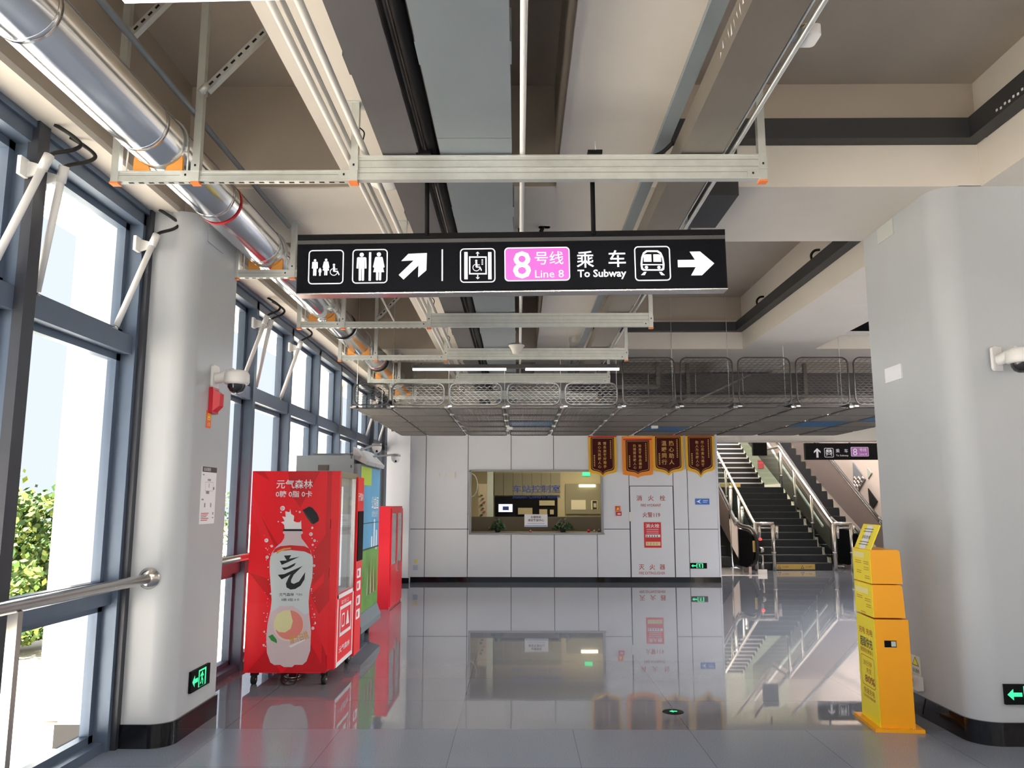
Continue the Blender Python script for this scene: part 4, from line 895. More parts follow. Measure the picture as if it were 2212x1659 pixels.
for k in range(5): A.poly([(-0.12, -0.125 - 0.012 * k), (0.02 - 0.02 * (k % 3), -0.125 - 0.012 * k), (0.02 - 0.02 * (k % 3), -0.13 - 0.012 * k), (-0.12, -0.13 - 0.012 * k)], 0.005, INKR)
A.build('print', o)
q = at(428, 1464, X=XL); exit_sign(facex((XL, q.y, q.z)), 0.33, 0.14, 'green running-man exit sign low on the big window column')
q = at(2206, 1499, Y=5.42); exit_sign(front((q.x + 0.05, q.y, q.z)), 0.33, 0.125, 'exit sign low on the kiosk column, cut by the photo edge')
q = at(466, 518, X=XL); card('access_plate', facex((XL, q.y, q.z)), 0.30, 0.12, COLM, 'faint painted cover plate high on the window column', 'cover plate', 0.006)
XR = 2.95
q = at(1913, 500, X=XR); card('cover_plate', facenx((XR, q.y, q.z)), 0.27, 0.13, mat('pale_plate', (0.52, 0.55, 0.54), 0.3), 'grey-green plate high on the kiosk column', 'cover plate', 0.006)
q = at(1932, 807, X=XR); card('cover_plate', facenx((XR, q.y, q.z)), 0.27, 0.115, mat('bright_plate', (0.72, 0.73, 0.80), 0.3), 'white blank plate at mid height on the kiosk column', 'cover plate', 0.012)
q = at(1979, 1436, X=XR); Mx = facenx((XR, q.y, q.z)); o = card('warning_sticker', Mx, 0.14, 0.135, mat('pale_sticker', (0.72, 0.74, 0.62), 0.5), 'electric warning sticker beside the kiosk, above its socket', 'sticker')
A = MB(YEL); A.M = Mx; A.poly([(-0.05, -0.005), (0.05, -0.005), (0, 0.06)], 0.005, INKK); A.poly([(-0.04, 0.0), (0.04, 0.0), (0, 0.052)], 0.0055, YEL); A.text('当心触电', 0, -0.04, 0.035, 0.005, INKK, w=0.1); A.build('print', o)
e = empty('wall_socket', at(1982, 1474, X=XR), 'white wall socket with a black plug and cable behind the kiosk', 'socket')
q = at(1984, 1474, X=XR); m = MB(WHT); m.M = facenx((XR, q.y, q.z)); m.prism(rrect(0, 0, 0.15, 0.10, 0.01, 3), 0, 0.035, 'z'); part(m, 'box', e)
m = MB(RUB); m.M = facenx((XR, q.y, q.z)); m.cyl((-0.03, 0.015, 0.035), (-0.03, 0.015, 0.075), 0.018, 12); m.tube(bez([(-0.03, 0.015, 0.07), (0.0, -0.04, 0.09), (0.02, -0.12, 0.06), (0.0, -0.20, 0.05), (-0.03, -0.23, 0.06)]), 0.004, 6); part(m, 'plug', e)

# ------------------------------------------------------------------ handrails
e = empty('handrail', (-2.42, 3.9, 0), 'thick brushed steel handrail ending on the window column', 'handrail')
part(MB(SS).cyl((-2.42, 0.3, 1.055), (-2.42, 5.31, 1.055), 0.032, 20), 'rail', e)
part(MB(SS).lathe((-2.42, 5.328, 1.055), [(0, -0.05), (0.04, -0.045), (0.055, -0.02), (0.07, -0.008), (0.07, 0), (0, 0)], 28, axis='y'), 'end_flange', e)
for y in (3.93, 2.2): part(MB(SS).box(-2.445, -2.395, y - 0.02, y + 0.02, 0, 1.03), 'post', e)
e = empty('handrail', (-2.42, 8, 0), 'steel handrail passing behind the bottle vending machine', 'handrail')
part(MB(SS).cyl((-2.46, 6.2, 1.06), (-2.46, 15.6, 1.06), 0.03, 16), 'rail', e)
for y in (6.6, 8.5, 11.5, 14.5): part(MB(SS).box(-2.485, -2.435, y - 0.02, y + 0.02, 0, 1.04), 'post', e)

# ------------------------------------------------------------------ vending machine with the bottle advert
VY0, VY1 = 7.10, 8.16; VX0, VX1, VXD = -2.362, -1.655, -1.585; VZ0, VZ1 = 0.10, 1.822
e = empty('vending_machine', (-2.0, 7.6, 0), 'red vending machine on castors with a big drink bottle printed on its side', 'vending machine')
m = MB(RED); m.box(VX0, VX1, VY0, VY1, VZ0, VZ1); m.box(VX1 - 0.04, VX1 + 0.0, VY0 - 0.003, VY0, VZ0, VZ1, RED2); part(m, 'body', e)
A = MB(RED); A.M = front((VX0, VY0 - 0.0006, VZ0)); WW = VX1 - VX0; HH = VZ1 - VZ0
def vf(x, y):
    """px in the 1327x1659 crop (480,1000)-(880,1500) -> face coordinates"""
    t = (1510 - y) / (1510 - 60); ul = 150 + t * 68; ur = 755 + t * 30
    return ((x - ul) / (ur - ul) * (WW), t * HH)
for k, (pts, mm) in enumerate(((((225, 60), (700, 60), (560, 330), (480, 220)), RED2), (((700, 60), (790, 60), (790, 400), (690, 560)), RED), (((300, 60), (470, 60), (500, 320), (430, 300)), RED),
        (((215, 230), (400, 620), (330, 700), (205, 330)), RED3), (((270, 380), (420, 640), (395, 660)), RED2), (((780, 480), (778, 760), (650, 900), (660, 640)), RED2), (((340, 850), (350, 1000), (190, 800)), RED2), (((350, 1020), (355, 1300), (170, 1480), (175, 1020)), RED3),
        (((770, 950), (765, 1400), (640, 1100)), RED3), (((180, 1500), (330, 1340), (420, 1505)), RED2), (((440, 1505), (640, 1300), (752, 1500)), RED2), (((640, 960), (775, 830), (775, 1000), (700, 1100)), RED2))):
    A.poly([vf(*p) for p in pts], 0.0004 + 0.0003 * k, mm)
part(A, 'facet_print', e)
A = MB(INKW); A.M = front((VX0, VY0 - 0.0045, VZ0))
def vt(t, x, y, wpx, hpx, mm=None, b=0.02, d=0.001, rot=0):
    c = vf(x, y); k = WW / 615; A.text(t, c[0], c[1], hpx * k, d, mm, w=wpx * k, bold=b, rot=rot)
vt('元气森林', 517, 157, 280, 72); vt('0糖 0脂 0卡', 514, 230, 280, 52, b=0.01)
part(A, 'heading', e)
def zf(x, y):
    """px in the 611x1659 crop (560,1080)-(700,1460) -> face coordinates"""
    return vf((560 + x / 4.366 - 480) * 3.3175, (1080 + y / 4.366 - 1000) * 3.318)
A = MB(INKW); A.M = front((VX0, VY0 - 0.0045, VZ0))
BOTM = mat('bottle_milky_pink', (0.72, 0.60, 0.66), 0.4); LBL = mat('bottle_label_pale', (0.66, 0.75, 0.80), 0.4)
out = [(240, 290), (222, 328), (240, 345), (235, 380), (210, 420), (160, 462), (118, 520), (98, 600), (100, 700), (112, 850), (120, 960), (110, 1050), (82, 1180), (70, 1300), (76, 1450), (110, 1540), (150, 1565), (205, 1562), (240, 1582), (320, 1583), (345, 1562), (420, 1562), (460, 1530), (495, 1430), (500, 1250), (482, 1100), (472, 980), (482, 880), (508, 750), (512, 600), (490, 500), (440, 430), (400, 380), (395, 345), (416, 330), (400, 290)]
A.poly([zf(*p) for p in out], 0.001, BOTM)
A.poly([zf(*p) for p in ((105, 555), (160, 510), (300, 492), (440, 510), (508, 555), (511, 600), (507, 740), (482, 880), (474, 980), (480, 1080), (440, 1100), (330, 1020), (200, 1020), (112, 1080), (120, 960), (112, 850), (100, 700))], 0.0016, LBL)
A.poly([zf(*p) for p in ((128, 520), (150, 480), (200, 455), (300, 446), (430, 455), (478, 480), (497, 535), (430, 505), (300, 492), (190, 503))], 0.0018, REDP)
A.poly([zf(*p) for p in ((228, 292), (400, 292), (412, 312), (225, 312))], 0.0018, INKK)
A.poly([zf(*p) for p in ((240, 290), (235, 250), (205, 225), (240, 215), (215, 170), (250, 175), (245, 120), (285, 130), (292, 95), (300, 145), (330, 165), (325, 215), (355, 228), (385, 225), (395, 205), (398, 240), (400, 290))], 0.0012, INKW)
A.poly([zf(*p) for p in ((165, 530), (170, 500), (230, 475), (300, 468), (302, 482), (240, 492), (200, 508))], 0.0022, INKG)
for ps in (((235, 545), (305, 540), (285, 575), (385, 555), (275, 607), (215, 633), (195, 595), (262, 590)), ((215, 660), (262, 655), (350, 612), (335, 640), (300, 662), (240, 683)),
           ((178, 727), (240, 720), (415, 642), (330, 725), (305, 775), (305, 800), (330, 812), (380, 790), (440, 700), (432, 770), (395, 830), (345, 860), (300, 866), (262, 845), (255, 810), (280, 755), (300, 722), (215, 770))):
    A.poly([zf(*p) for p in ps], 0.0024, INKK)
c = zf(303, 912); kk = WW / 615 * 3.3175 / 4.366
A.text('元气森林', zf(262, 912)[0], c[1], 34 * kk, 0.0024, INKK, w=145 * kk, bold=0.01); A.text('气泡水', zf(385, 912)[0], c[1], 26 * kk, 0.0024, INKK, w=65 * kk)
A.text('0糖 0脂 0卡', zf(300, 960)[0], zf(300, 960)[1], 30 * kk, 0.0024, INKK, w=180 * kk)
pc = zf(285, 1200); rp = 150 * kk
A.poly(circ(pc[0], pc[1], rp, 32), 0.0022, mat('peach_coral', (0.85, 0.28, 0.25), 0.4)); A.ring(circ(pc[0], pc[1], rp, 32), circ(pc[0] + 4 * kk, pc[1] + 6 * kk, rp * 0.93, 32), 0.0026, mat('peach_skin', (0.82, 0.70, 0.66), 0.4))
A.poly([zf(*p) for p in ((300, 1060), (240, 1060), (180, 1090), (145, 1150), (140, 1220), (190, 1260), (250, 1265), (305, 1230), (325, 1160), (310, 1110))], 0.0028, mat('peach_flesh', (0.80, 0.78, 0.45), 0.4))
A.poly([zf(*p) for p in ((90, 1300), (130, 1282), (170, 1330), (175, 1365), (120, 1340))], 0.0028, mat('peach_leaf', (0.04, 0.30, 0.06), 0.4))
c = zf(385, 1310); A.text('爆汁白桃', c[0], c[1], 85 * kk, 0.0034, INKG, w=190 * kk, bold=0.03, rot=0.32)
A.poly([zf(*p) for p in ((285, 1390), (440, 1325), (445, 1335), (310, 1405))], 0.0034, INKW)
capp = [(408, 110), (470, 75), (500, 85), (545, 140), (565, 190), (560, 215), (510, 247), (490, 235), (450, 180)]
A.poly([zf(*p) for p in capp], 0.002, INKK); A.poly([zf(*p) for p in ((408, 110), (425, 118), (510, 235), (510, 247), (490, 235), (450, 180))], 0.003, GREYD)
random.seed(9)
for (x, y, r) in [(220, 92, 24), (68, 400, 20), (75, 560, 16), (118, 455, 12), (490, 340, 18), (502, 280, 12), (525, 402, 13), (508, 443, 11), (523, 640, 13), (518, 1225, 15), (45, 1382, 11), (50, 1258, 9), (530, 1095, 9), (382, 128, 10), (540, 1180, 8), (205, 130, 7), (180, 220, 6), (350, 120, 5), (85, 655, 7), (110, 905, 9), (500, 860, 7)] + [(random.choice((60, 90, 505, 530)) + random.gauss(0, 12), random.uniform(350, 1400), random.uniform(2.5, 5.5)) for _ in range(46)]:
    c = zf(x, y)
    if r > 8: A.ring(circ(c[0], c[1], r * kk, 14), circ(c[0] - r * 0.1 * kk, c[1], r * 0.66 * kk, 14), 0.002, INKW)
    A.poly(circ(c[0], c[1], r * kk * (0.66 if r > 8 else 1), 10), 0.0015, BOTM if r > 8 else INKW)
part(A, 'bottle_print', e)
# door side that faces the hall
D0 = VX1 + 0.004
m = MB(SS); gy0, gy1 = VY0 + 0.06, 7.80; gz0, gz1 = 0.74, 1.77
m.box(D0, VXD, VY0, gy0, 0.13, VZ1, RED); m.box(D0, VXD, gy0, VY1 - 0.30, gz1, VZ1, SS); m.box(D0, VXD, gy1, gy1 + 0.03, gz0, gz1); m.box(D0, VXD, gy0, gy0 + 0.025, gz0, gz1); m.box(D0, VXD, gy0, gy1 + 0.03, 0.13, gz0, RED)
m.box(VXD, VXD + 0.004, gy0, gy1 + 0.03, gz0 - 0.035, gz0, INKW); m.box(VXD, VXD + 0.004, gy0, gy0 + 0.025, 0.16, gz0, INKW); m.box(VXD, VXD + 0.004, gy1, gy1 + 0.03, 0.16, gz0, INKW); m.box(VXD, VXD + 0.004, gy0, gy1 + 0.03, 0.13, 0.165, INKW)
part(m, 'door', e)
m = MB(mat('fridge_interior', (0.66, 0.70, 0.72), 0.4)); m.box(VX1 - 0.002, VX1 + 0.006, gy0, gy1, gz0, gz1); part(m, 'interior', e)
m = MB(mat('fridge_glass', (0.55, 0.60, 0.62), 0.05, ior=1.5, coat=1)); m.box(D0 + 0.045, D0 + 0.050, gy0 + 0.02, gy1, gz0, gz1)
m.mats[0].node_tree.nodes['Principled BSDF'].inputs['Alpha'].default_value = 0.45; part(m, 'glass', e)
m = MB(mat('fridge_led', (0.9, 0.95, 1.0), 0.5, emit=1.3)); m.cyl((VX1 + 0.02, gy0 + 0.12, gz0 + 0.06), (VX1 + 0.02, gy0 + 0.12, gz1 - 0.08), 0.010, 8); m.cyl((VX1 + 0.02, gy0 + 0.24, gz0 + 0.06), (VX1 + 0.02, gy0 + 0.24, gz1 - 0.08), 0.018, 8); part(m, 'light_tube', e)
A = MB(INKW); A.M = facex((VXD + 0.001, gy0, 0.13))
A.ring([(0.10, 0.24), (0.58, 0.24), (0.58, 0.50), (0.10, 0.50)], [(0.13, 0.27), (0.55, 0.27), (0.55, 0.47), (0.13, 0.47)], 0.002); A.poly([(0.36, 0.31), (0.50, 0.31), (0.47, 0.36), (0.44, 0.43), (0.40, 0.43)], 0.002)
A.ring(rrect(0.24, 0.37, 0.12, 0.12, 0.02, 3), rrect(0.24, 0.37, 0.09, 0.09, 0.02, 3), 0.002)
A.text('取货口', 0.30, 0.53, 0.04, 0.002, w=0.3); A.text('元气森林', 0.32, 0.13, 0.06, 0.002, w=0.44, bold=0.02); part(A, 'flap_print', e)
# payment column
m = MB(RED); m.box(VX1, VXD + 0.012, VY1 - 0.295, VY1, VZ0, VZ1 - 0.03); part(m, 'payment_column', e)
m = MB(SIGNK); m.box(VXD + 0.012, VXD + 0.02, VY1 - 0.27, VY1 - 0.02, 0.98, 1.46); part(m, 'screen', e)
A = MB(INKW); A.M = facex((VXD + 0.0125, VY1 - 0.15, 0)); A.text('元气森林', 0, 1.60, 0.09, 0.001, w=0.24, bold=0.03)
for z in (0.86, 0.74, 0.60, 0.47): A.ring(rrect(0.0, z, 0.19, 0.09, 0.02, 3), rrect(-0.03, z, 0.07, 0.05, 0.01, 3), 0.001)
part(A, 'keypad_print', e)
for (x, y) in ((VX0 + 0.08, VY0 + 0.06), (VX1 - 0.02, VY0 + 0.06), (VX0 + 0.08, VY1 - 0.08), (VX1 - 0.02, VY1 - 0.08)):
    w_ = part(MB(RUB).cyl((x - 0.018, y - 0.02, 0.04), (x + 0.018, y - 0.02, 0.04), 0.04, 18).box(x - 0.03, x + 0.03, y - 0.03, y + 0.02, 0.07, 0.10), 'castor', e)
    MB(SS).cyl((x - 0.022, y - 0.02, 0.04), (x + 0.022, y - 0.02, 0.04), 0.014, 12).build('axle', w_).location = (0, 0, 0)
part(MB(SS).cyl((-2.02, VY0 + 0.3, 0.02), (-2.02, VY0 + 0.3, 0.10), 0.035, 14).cyl((-2.02, VY0 + 0.3, 0), (-2.02, VY0 + 0.3, 0.02), 0.07, 14), 'levelling_foot', e)
part(MB(RUB).tube(bez([(-2.08, VY0 + 0.3, 0.08), (-2.05, VY0 + 0.05, 0.03), (-1.98, VY0 - 0.02, 0.006), (-1.93, VY0 + 0.06, 0.006), (-1.95, VY0 + 0.25, 0.08)]), 0.005, 6), 'cable', e)

# ------------------------------------------------------------------ second, taller grey machine
e = empty('vending_machine', (-2.1, 9.3, 0), 'taller grey vending machine with a landscape picture front, behind the bottle machine', 'vending machine')
GX0, GX1, GY0, GY1, GZ = -2.43, -1.80, 8.72, 9.95, 2.055
GM = mat('grey_machine_paint', (0.19, 0.235, 0.27), 0.4, 0.1)
m = MB(GM); m.box(GX0, GX1, GY0, GY1, 0.10, GZ); part(m, 'body', e)
m = MB(GM); m.box(GX0 + 0.1, GX1 - 0.1, GY0 + 0.3, GY0 + 0.7, GZ, GZ + 0.04); part(m, 'top_plate', e)
m = MB(GREYD); m.M = front((GX1 - 0.33, GY0, 1.92)); m.box(-0.06, 0.06, -0.03, 0.03, 0, 0.004); part(m, 'label', e)
A = MB(INKW); A.M = front((GX0 + 0.38, GY0, 1.785)); A.text('冷热饮', 0, 0, 0.085, 0.002, w=0.25, bold=0.02); part(A, 'side_lettering', e)
for k in range(4): part(MB(GREYD).box(GX1 - 0.035, GX1 - 0.02, GY0 - 0.004, GY0, 1.72 + 0.1 * k, 1.75 + 0.1 * k), 'vent', e)
SKYP = mat('picture_sky', (0.12, 0.38, 0.62), 0.4, noise=0.35, nscale=2.5); GRP = mat('picture_grass', (0.14, 0.34, 0.07), 0.4, noise=0.5, nscale=5); LIM = mat('picture_lime', (0.42, 0.60, 0.06), 0.4)
FX = GX1 + 0.075
m = MB(GM); m.box(GX1, FX, GY0 + 0.02, GY1, 0.34, GZ - 0.09); part(m, 'door', e)
m = MB(SKYP); m.M = facex((FX, GY0 + 0.02, 0.34)); L_ = GY1 - GY0 - 0.02; H_ = GZ - 0.09 - 0.34
m.box(0.01, L_ - 0.01, H_ * 0.42, H_ * 0.985, 0, 0.004, SKYP); m.box(0.01, L_ - 0.01, 0.01, H_ * 0.42, 0, 0.004, GRP); m.box(0.01, 0.62, H_ * 0.86, H_ * 0.985, 0.004, 0.006, LIM)
for k, (y, h0, h1) in enumerate(((0.85, 0.42, 0.62), (1.0, 0.40, 0.54), (0.70, 0.42, 0.50))): m.box(y, y + 0.07, H_ * h0, H_ * h1, 0.004, 0.006, INKW)
for k in range(9): m.poly([(0.5 + 0.07 * k, H_ * 0.1), (0.53 + 0.07 * k, H_ * 0.1), (0.54 + 0.06 * k, H_ * (0.3 + 0.05 * (k % 3)))], 0.006, (INKW, BARK, REDP)[k % 3])
m.text('公益画', 0.9, H_ * 0.74, 0.16, 0.006, INKW, w=0.45, bold=0.02); m.text('绿色出行', 0.9, H_ * 0.66, 0.08, 0.006, INKW, w=0.4)
m.box(0, L_, H_ * 0.595, H_ * 0.60, 0.004, 0.007, GREYD); m.box(0, L_, H_ * 0.415, H_ * 0.425, 0.004, 0.007, GREYD)
part(m, 'picture_front', e)
m = MB(GM); m.prism([(GX1, 0.34), (FX + 0.004, 0.34), (FX + 0.05, 0.22), (FX + 0.05, 0.16), (GX1, 0.12)], GY0 + 0.02, GY1, 'y'); part(m, 'base_ledge', e)
for (x, y) in ((GX0 + 0.1, GY0 + 0.1), (GX1 - 0.02, GY0 + 0.1), (GX0 + 0.1, GY1 - 0.1), (GX1 - 0.02, GY1 - 0.1)): part(MB(RUB).cyl((x - 0.02, y, 0.05), (x + 0.02, y, 0.05), 0.05, 16).box(x - 0.03, x + 0.03, y - 0.03, y + 0.03, 0.08, 0.12), 'castor', e)
# tilted lamp box on top of the front
m = MB(mat('lamp_box_grey', (0.42, 0.43, 0.45), 0.4)); m.prism([(GX1 - 0.02, GZ - 0.03), (FX + 0.05, GZ - 0.10), (FX + 0.06, GZ - 0.06), (GX1 - 0.02, GZ + 0.10)], GY0 + 0.05, GY0 + 0.62, 'y'); m.prism([(GX1 - 0.02, GZ - 0.03), (FX + 0.05, GZ - 0.10), (FX + 0.06, GZ - 0.06), (GX1 - 0.02, GZ + 0.10)], GY0 + 0.635, GY1 - 0.02, 'y'); part(m, 'canopy', e)
for i, (y, u, v, l) in enumerate(((9.1, 814, 966, 'small dome camera on the shorter arm over the grey machine'), (9.7, 855, 988, 'small dome camera on the longer arm, in front of the white wall'))):
    q = at(u, v, Y=y); e = empty('dome_camera', q, l, 'camera')
    AG = mat('arm_grey', (0.30, 0.30, 0.32), 0.4, 0.4)
    part(MB(AG).bar((GX1 - 0.15, y - 0.05, GZ + 0.02), (q.x, q.y, q.z + 0.035), 0.035, 0.022).box(GX1 - 0.20, GX1 - 0.10, y - 0.1, y, GZ, GZ + 0.03), 'arm', e)
    part(MB(AG).lathe((q.x, q.y, q.z), [(0, 0.04), (0.055, 0.04), (0.058, 0.01), (0, 0.01)], 20), 'cap', e)
    part(MB(WHT).lathe((q.x, q.y, q.z), [(0.056, 0.012), (0.056, -0.012), (0.045, -0.045), (0.02, -0.066), (0, -0.068)], 20), 'housing', e)
    o = part(MB(BK).lathe((q.x + 0.005, q.y - 0.028, q.z - 0.042), [(0, -0.02), (0.012, -0.014), (0.02, 0), (0.02, 0.01), (0, 0.012)], 12), 'lens', e)

# ------------------------------------------------------------------ red hose cabinet
e = empty('red_cabinet', (-2.05, 12.7, 0), 'low red metal cabinet with two glass doors standing by the windows', 'cabinet')
RX0, RX1, RY0, RY1, RZ = -2.20, -1.90, 11.95, 13.15, 1.485
m = MB(CABR); m.box(RX0, RX1, RY0, RY1, 0.0, RZ); part(m, 'body', e)
for k in range(2):
    a = RY0 + 0.03 + k * 0.575; b = a + 0.565
    m = MB(CABR); m.box(RX1, RX1 + 0.018, a, b, 0.03, 0.62); m.box(RX1, RX1 + 0.018, a, b, 1.38, 1.45); m.box(RX1, RX1 + 0.018, a, a + 0.05, 0.62, 1.38); m.box(RX1, RX1 + 0.018, b - 0.05, b, 0.62, 1.38)
    d_ = part(m, 'door', e)
    g_ = MB(mat('cabinet_glass', (0.28, 0.29, 0.29), 0.06, ior=1.5)).box(RX1 + 0.002, RX1 + 0.010, a + 0.05, b - 0.05, 0.62, 1.38).build('glass'); g_.parent = d_
    yy = b - 0.025 if k == 0 else a + 0.025
    h_ = MB(SS).box(RX1 + 0.018, RX1 + 0.04, yy - 0.008, yy + 0.008, 0.50, 0.66).build('handle'); h_.parent = d_

# ------------------------------------------------------------------ yellow power bank kiosk
e = empty('charging_kiosk', (2.48, 5.75, 0), 'slim yellow and amber power-bank kiosk standing against the column', 'kiosk')
e.rotation_euler = (0, 0, R(-5))
def kid(mb, name): return mb.build(name, e)
m = MB(ORY); m.box(0, 0.225, 0, 0.38, 0.02, 0.74); m.box(-0.004, 0.0, 0.004, 0.376, 0.02, 0.74, YEL); kid(m, 'lower_body')
for (z0, z1, nm) in ((0.752, 0.975, 'middle_body'), (0.982, 1.215, 'upper_body')):
    m = MB(ORY); m.prism([(0.0, z0), (0.205 + (0.004 if z0 < 0.9 else 0), z0), (0.20, z1 - 0.012), (0.19, z1), (0.0, z1)], 0.0, 0.38, 'y'); m.box(-0.004, 0.0, 0.004, 0.376, z0, z1 - 0.004, YEL); kid(m, nm)
m = MB(ORY); m.box(-0.05, 0.275, -0.03, 0.42, 0.0, 0.022); b_ = kid(m, 'base_plate')
for x in (0.0, 0.17): MB(SS).cyl((x + 0.03, -0.018, 0.022), (x + 0.03, -0.018, 0.028), 0.007, 8).build('bolt', b_)
kid(MB(SIGNK).box(0.055, 0.135, -0.003, 0.0, 0.555, 0.60).box(0.10, 0.13, -0.005, -0.003, 0.56, 0.595, mat('pale_reflector', (0.55, 0.6, 0.55), 0.3)), 'card_slot')
for z in (0.985 + 0.0, 0.70): pass
A = MB(mat('brown_print', (0.45, 0.13, 0.01), 0.5)); A.M = frame((-0.0045, 0.38, 0), (0, -1, 0), (0, 0, 1), (-1, 0, 0))
A.text('充电 充电', 0.19, 0.635, 0.05, 0.001, w=0.28, bold=0.01); A.text('超级快充', 0.19, 0.555, 0.075, 0.001, INKK, w=0.25, bold=0.03); A.text('随借随还更省心', 0.19, 0.495, 0.035, 0.001, w=0.26)
A.ring(rrect(0.19, 0.355, 0.28, 0.21, 0.03, 4), rrect(0.19, 0.355, 0.272, 0.202, 0.027, 4), 0.001)
A.text('30分钟', 0.19, 0.41, 0.045, 0.001, w=0.17); A.text('充至', 0.21, 0.36, 0.04, 0.001, w=0.10); A.text('80%', 0.22, 0.30, 0.07, 0.001, w=0.2, bold=0.02); A.text('快速充电', 0.19, 0.215, 0.045, 0.001, w=0.22); A.text('扫码使用请看说明', 0.19, 0.175, 0.02, 0.001, w=0.24)
for z, x, w_ in ((1.13, 0.06, 0.13), (1.13, 0.24, 0.10), (1.09, 0.24, 0.10), (1.06, 0.08, 0.10), (1.03, 0.25, 0.10), (0.88, 0.05, 0.12), (0.87, 0.22, 0.12), (0.83, 0.24, 0.10), (0.77, 0.12, 0.10)):
    for k in range(2): A.poly([(x, z - 0.014 * k), (x + w_, z - 0.014 * k), (x + w_, z - 0.006 - 0.014 * k), (x, z - 0.006 - 0.014 * k)], 0.001, mat('pale_brown_print', (0.6, 0.3, 0.02), 0.5))
A.poly([(0.03, 0.90), (0.30, 0.90), (0.30, 0.94), (0.03, 0.94)], 0.001, mat('pale_yellow', (0.92, 0.82, 0.35), 0.5)); A.poly([(0.03, 1.15), (0.26, 1.15), (0.26, 1.19), (0.03, 1.19)], 0.001, mat('pale_yellow', (0.92, 0.82, 0.35), 0.5))
kid(A, 'side_print')
# tilted card on top
Mx = Matrix.Translation((0.01, 0.02, 1.213)) @ Matrix.Rotation(R(24), 4, 'Y')
m = MB(YEL); m.M = Mx; m.box(-0.004, 0.004, 0.0, 0.34, 0, 0.19)
A = m; 
bd = m.build('instruction_card', e)
A = MB(INKW); A.M = Mx @ frame((-0.0042, 0.30, 0), (0, -1, 0), (0, 0, 1), (-1, 0, 0)); A.poly([(0.07, 0.0), (0.19, 0.0), (0.19, 0.18), (0.07, 0.18)], 0.0008)
A.text('扫码充电', 0.13, 0.09, 0.03, 0.0015, INKK, w=0.17, bold=0.04)
for z in (0.03, 0.05, 0.13, 0.15): A.poly([(0.03, z), (0.22, z), (0.22, z + 0.005), (0.03, z + 0.005)], 0.0015, INKK)
A.build('card_print', bd)

# ------------------------------------------------------------------ stair and escalator hall
HW = mat('hall_wall_stone', (0.46, 0.40, 0.36), 0.45, noise=0.05); STEP = mat('dark_stair_granite', (0.016, 0.018, 0.021), 0.6, ior=1.36, noise=0.3, nscale=12)
GLB = mat('balustrade_glass', (0.75, 0.88, 0.82), 0.02, trans=1.0, ior=1.1)
struct(MB(HW).box(10.3, 10.5, BWY + 0.15, 34, 0, 8), 'wall_stair_side')
struct(MB(mat('hall_pale_wall', (0.62, 0.64, 0.50), 0.5)).box(3.0, 10.5, 30.0, 30.2, 0, 8).box(3.9, 4.0, 17.2, 30, 0, 8), 'wall_stair_end')
struct(MB(PL).box(3.9, 10.5, BWY + 0.15, BWY + 0.5, 3.2, 6.8).box(9.2, 10.5, BWY, BWY + 0.2, 0, 3.2), 'wall_stair_front')
struct(MB(PL).box(3.9, 10.5, BWY + 0.5, 30.2, 6.6, 6.8), 'ceiling_stair_hall')
S0, SX0, SX1 = 18.75, 5.45, 7.2
st = empty('staircase', (6.3, S0, 0), 'dark granite staircase rising between the two escalators', 'staircase')
m = MB(STEP); prof = [(S0, 0)]; N1 = 12; rz, ry = 0.1625, 0.285
for k in range(N1): prof += [(S0 + k * ry, (k + 1) * rz), (S0 + (k + 1) * ry, (k + 1) * rz)]
yl = S0 + N1 * ry; zl = N1 * rz; prof[-1] = (yl + 1.4, zl); y2 = yl + 1.4
for k in range(12): prof += [(y2 + k * ry, zl + (k + 1) * rz), (y2 + (k + 1) * ry, zl + (k + 1) * rz)]
prof += [(prof[-1][0] + 1.5, prof[-1][1]), (prof[-1][0] + 1.5, 0)]
m.prism(prof, SX0, SX1, 'x'); part(m, 'steps', st)
m = MB(mat('step_nosing_grey', (0.045, 0.045, 0.045), 0.4))
for k in range(N1): m.box(SX0 + 0.05, SX1 - 0.05, S0 + k * ry - 0.003, S0 + k * ry + 0.01, (k + 1) * rz - 0.012, (k + 1) * rz + 0.002)
for k in range(12): m.box(SX0 + 0.05, SX1 - 0.05, y2 + k * ry - 0.004, y2 + k * ry + 0.06, zl + (k + 1) * rz - 0.035, zl + (k + 1) * rz + 0.002, mat('painted_lit_nosing', (0.55, 0.52, 0.48), 0.4))  # upper nosings coloured paler so their edges look brightly lit
part(m, 'nosing', st)
WOCH = mat('ochre_warning_strip', (0.50, 0.33, 0.08), 0.5)
part(MB(WOCH).box(5.85, 6.80, S0 - 0.012, S0, 0.02, 0.14), 'warning_strip', st); part(MB(WOCH).box(SX0 + 0.3, 6.5, y2 - 0.012, y2, zl + 0.02, zl + 0.13), 'warning_strip', st)
A = MB(INKK); A.M = front((5.85, S0 - 0.013, 0.02))
for x in (0.13, 0.66): A.ring([(x - 0.04, 0.02), (x + 0.04, 0.02), (x, 0.095)], [(x - 0.025, 0.03), (x + 0.025, 0.03), (x, 0.08)], 0.002); A.text('小心台阶', x + 0.14, 0.06, 0.04, 0.002, w=0.15)
part(A, 'strip_print', st)
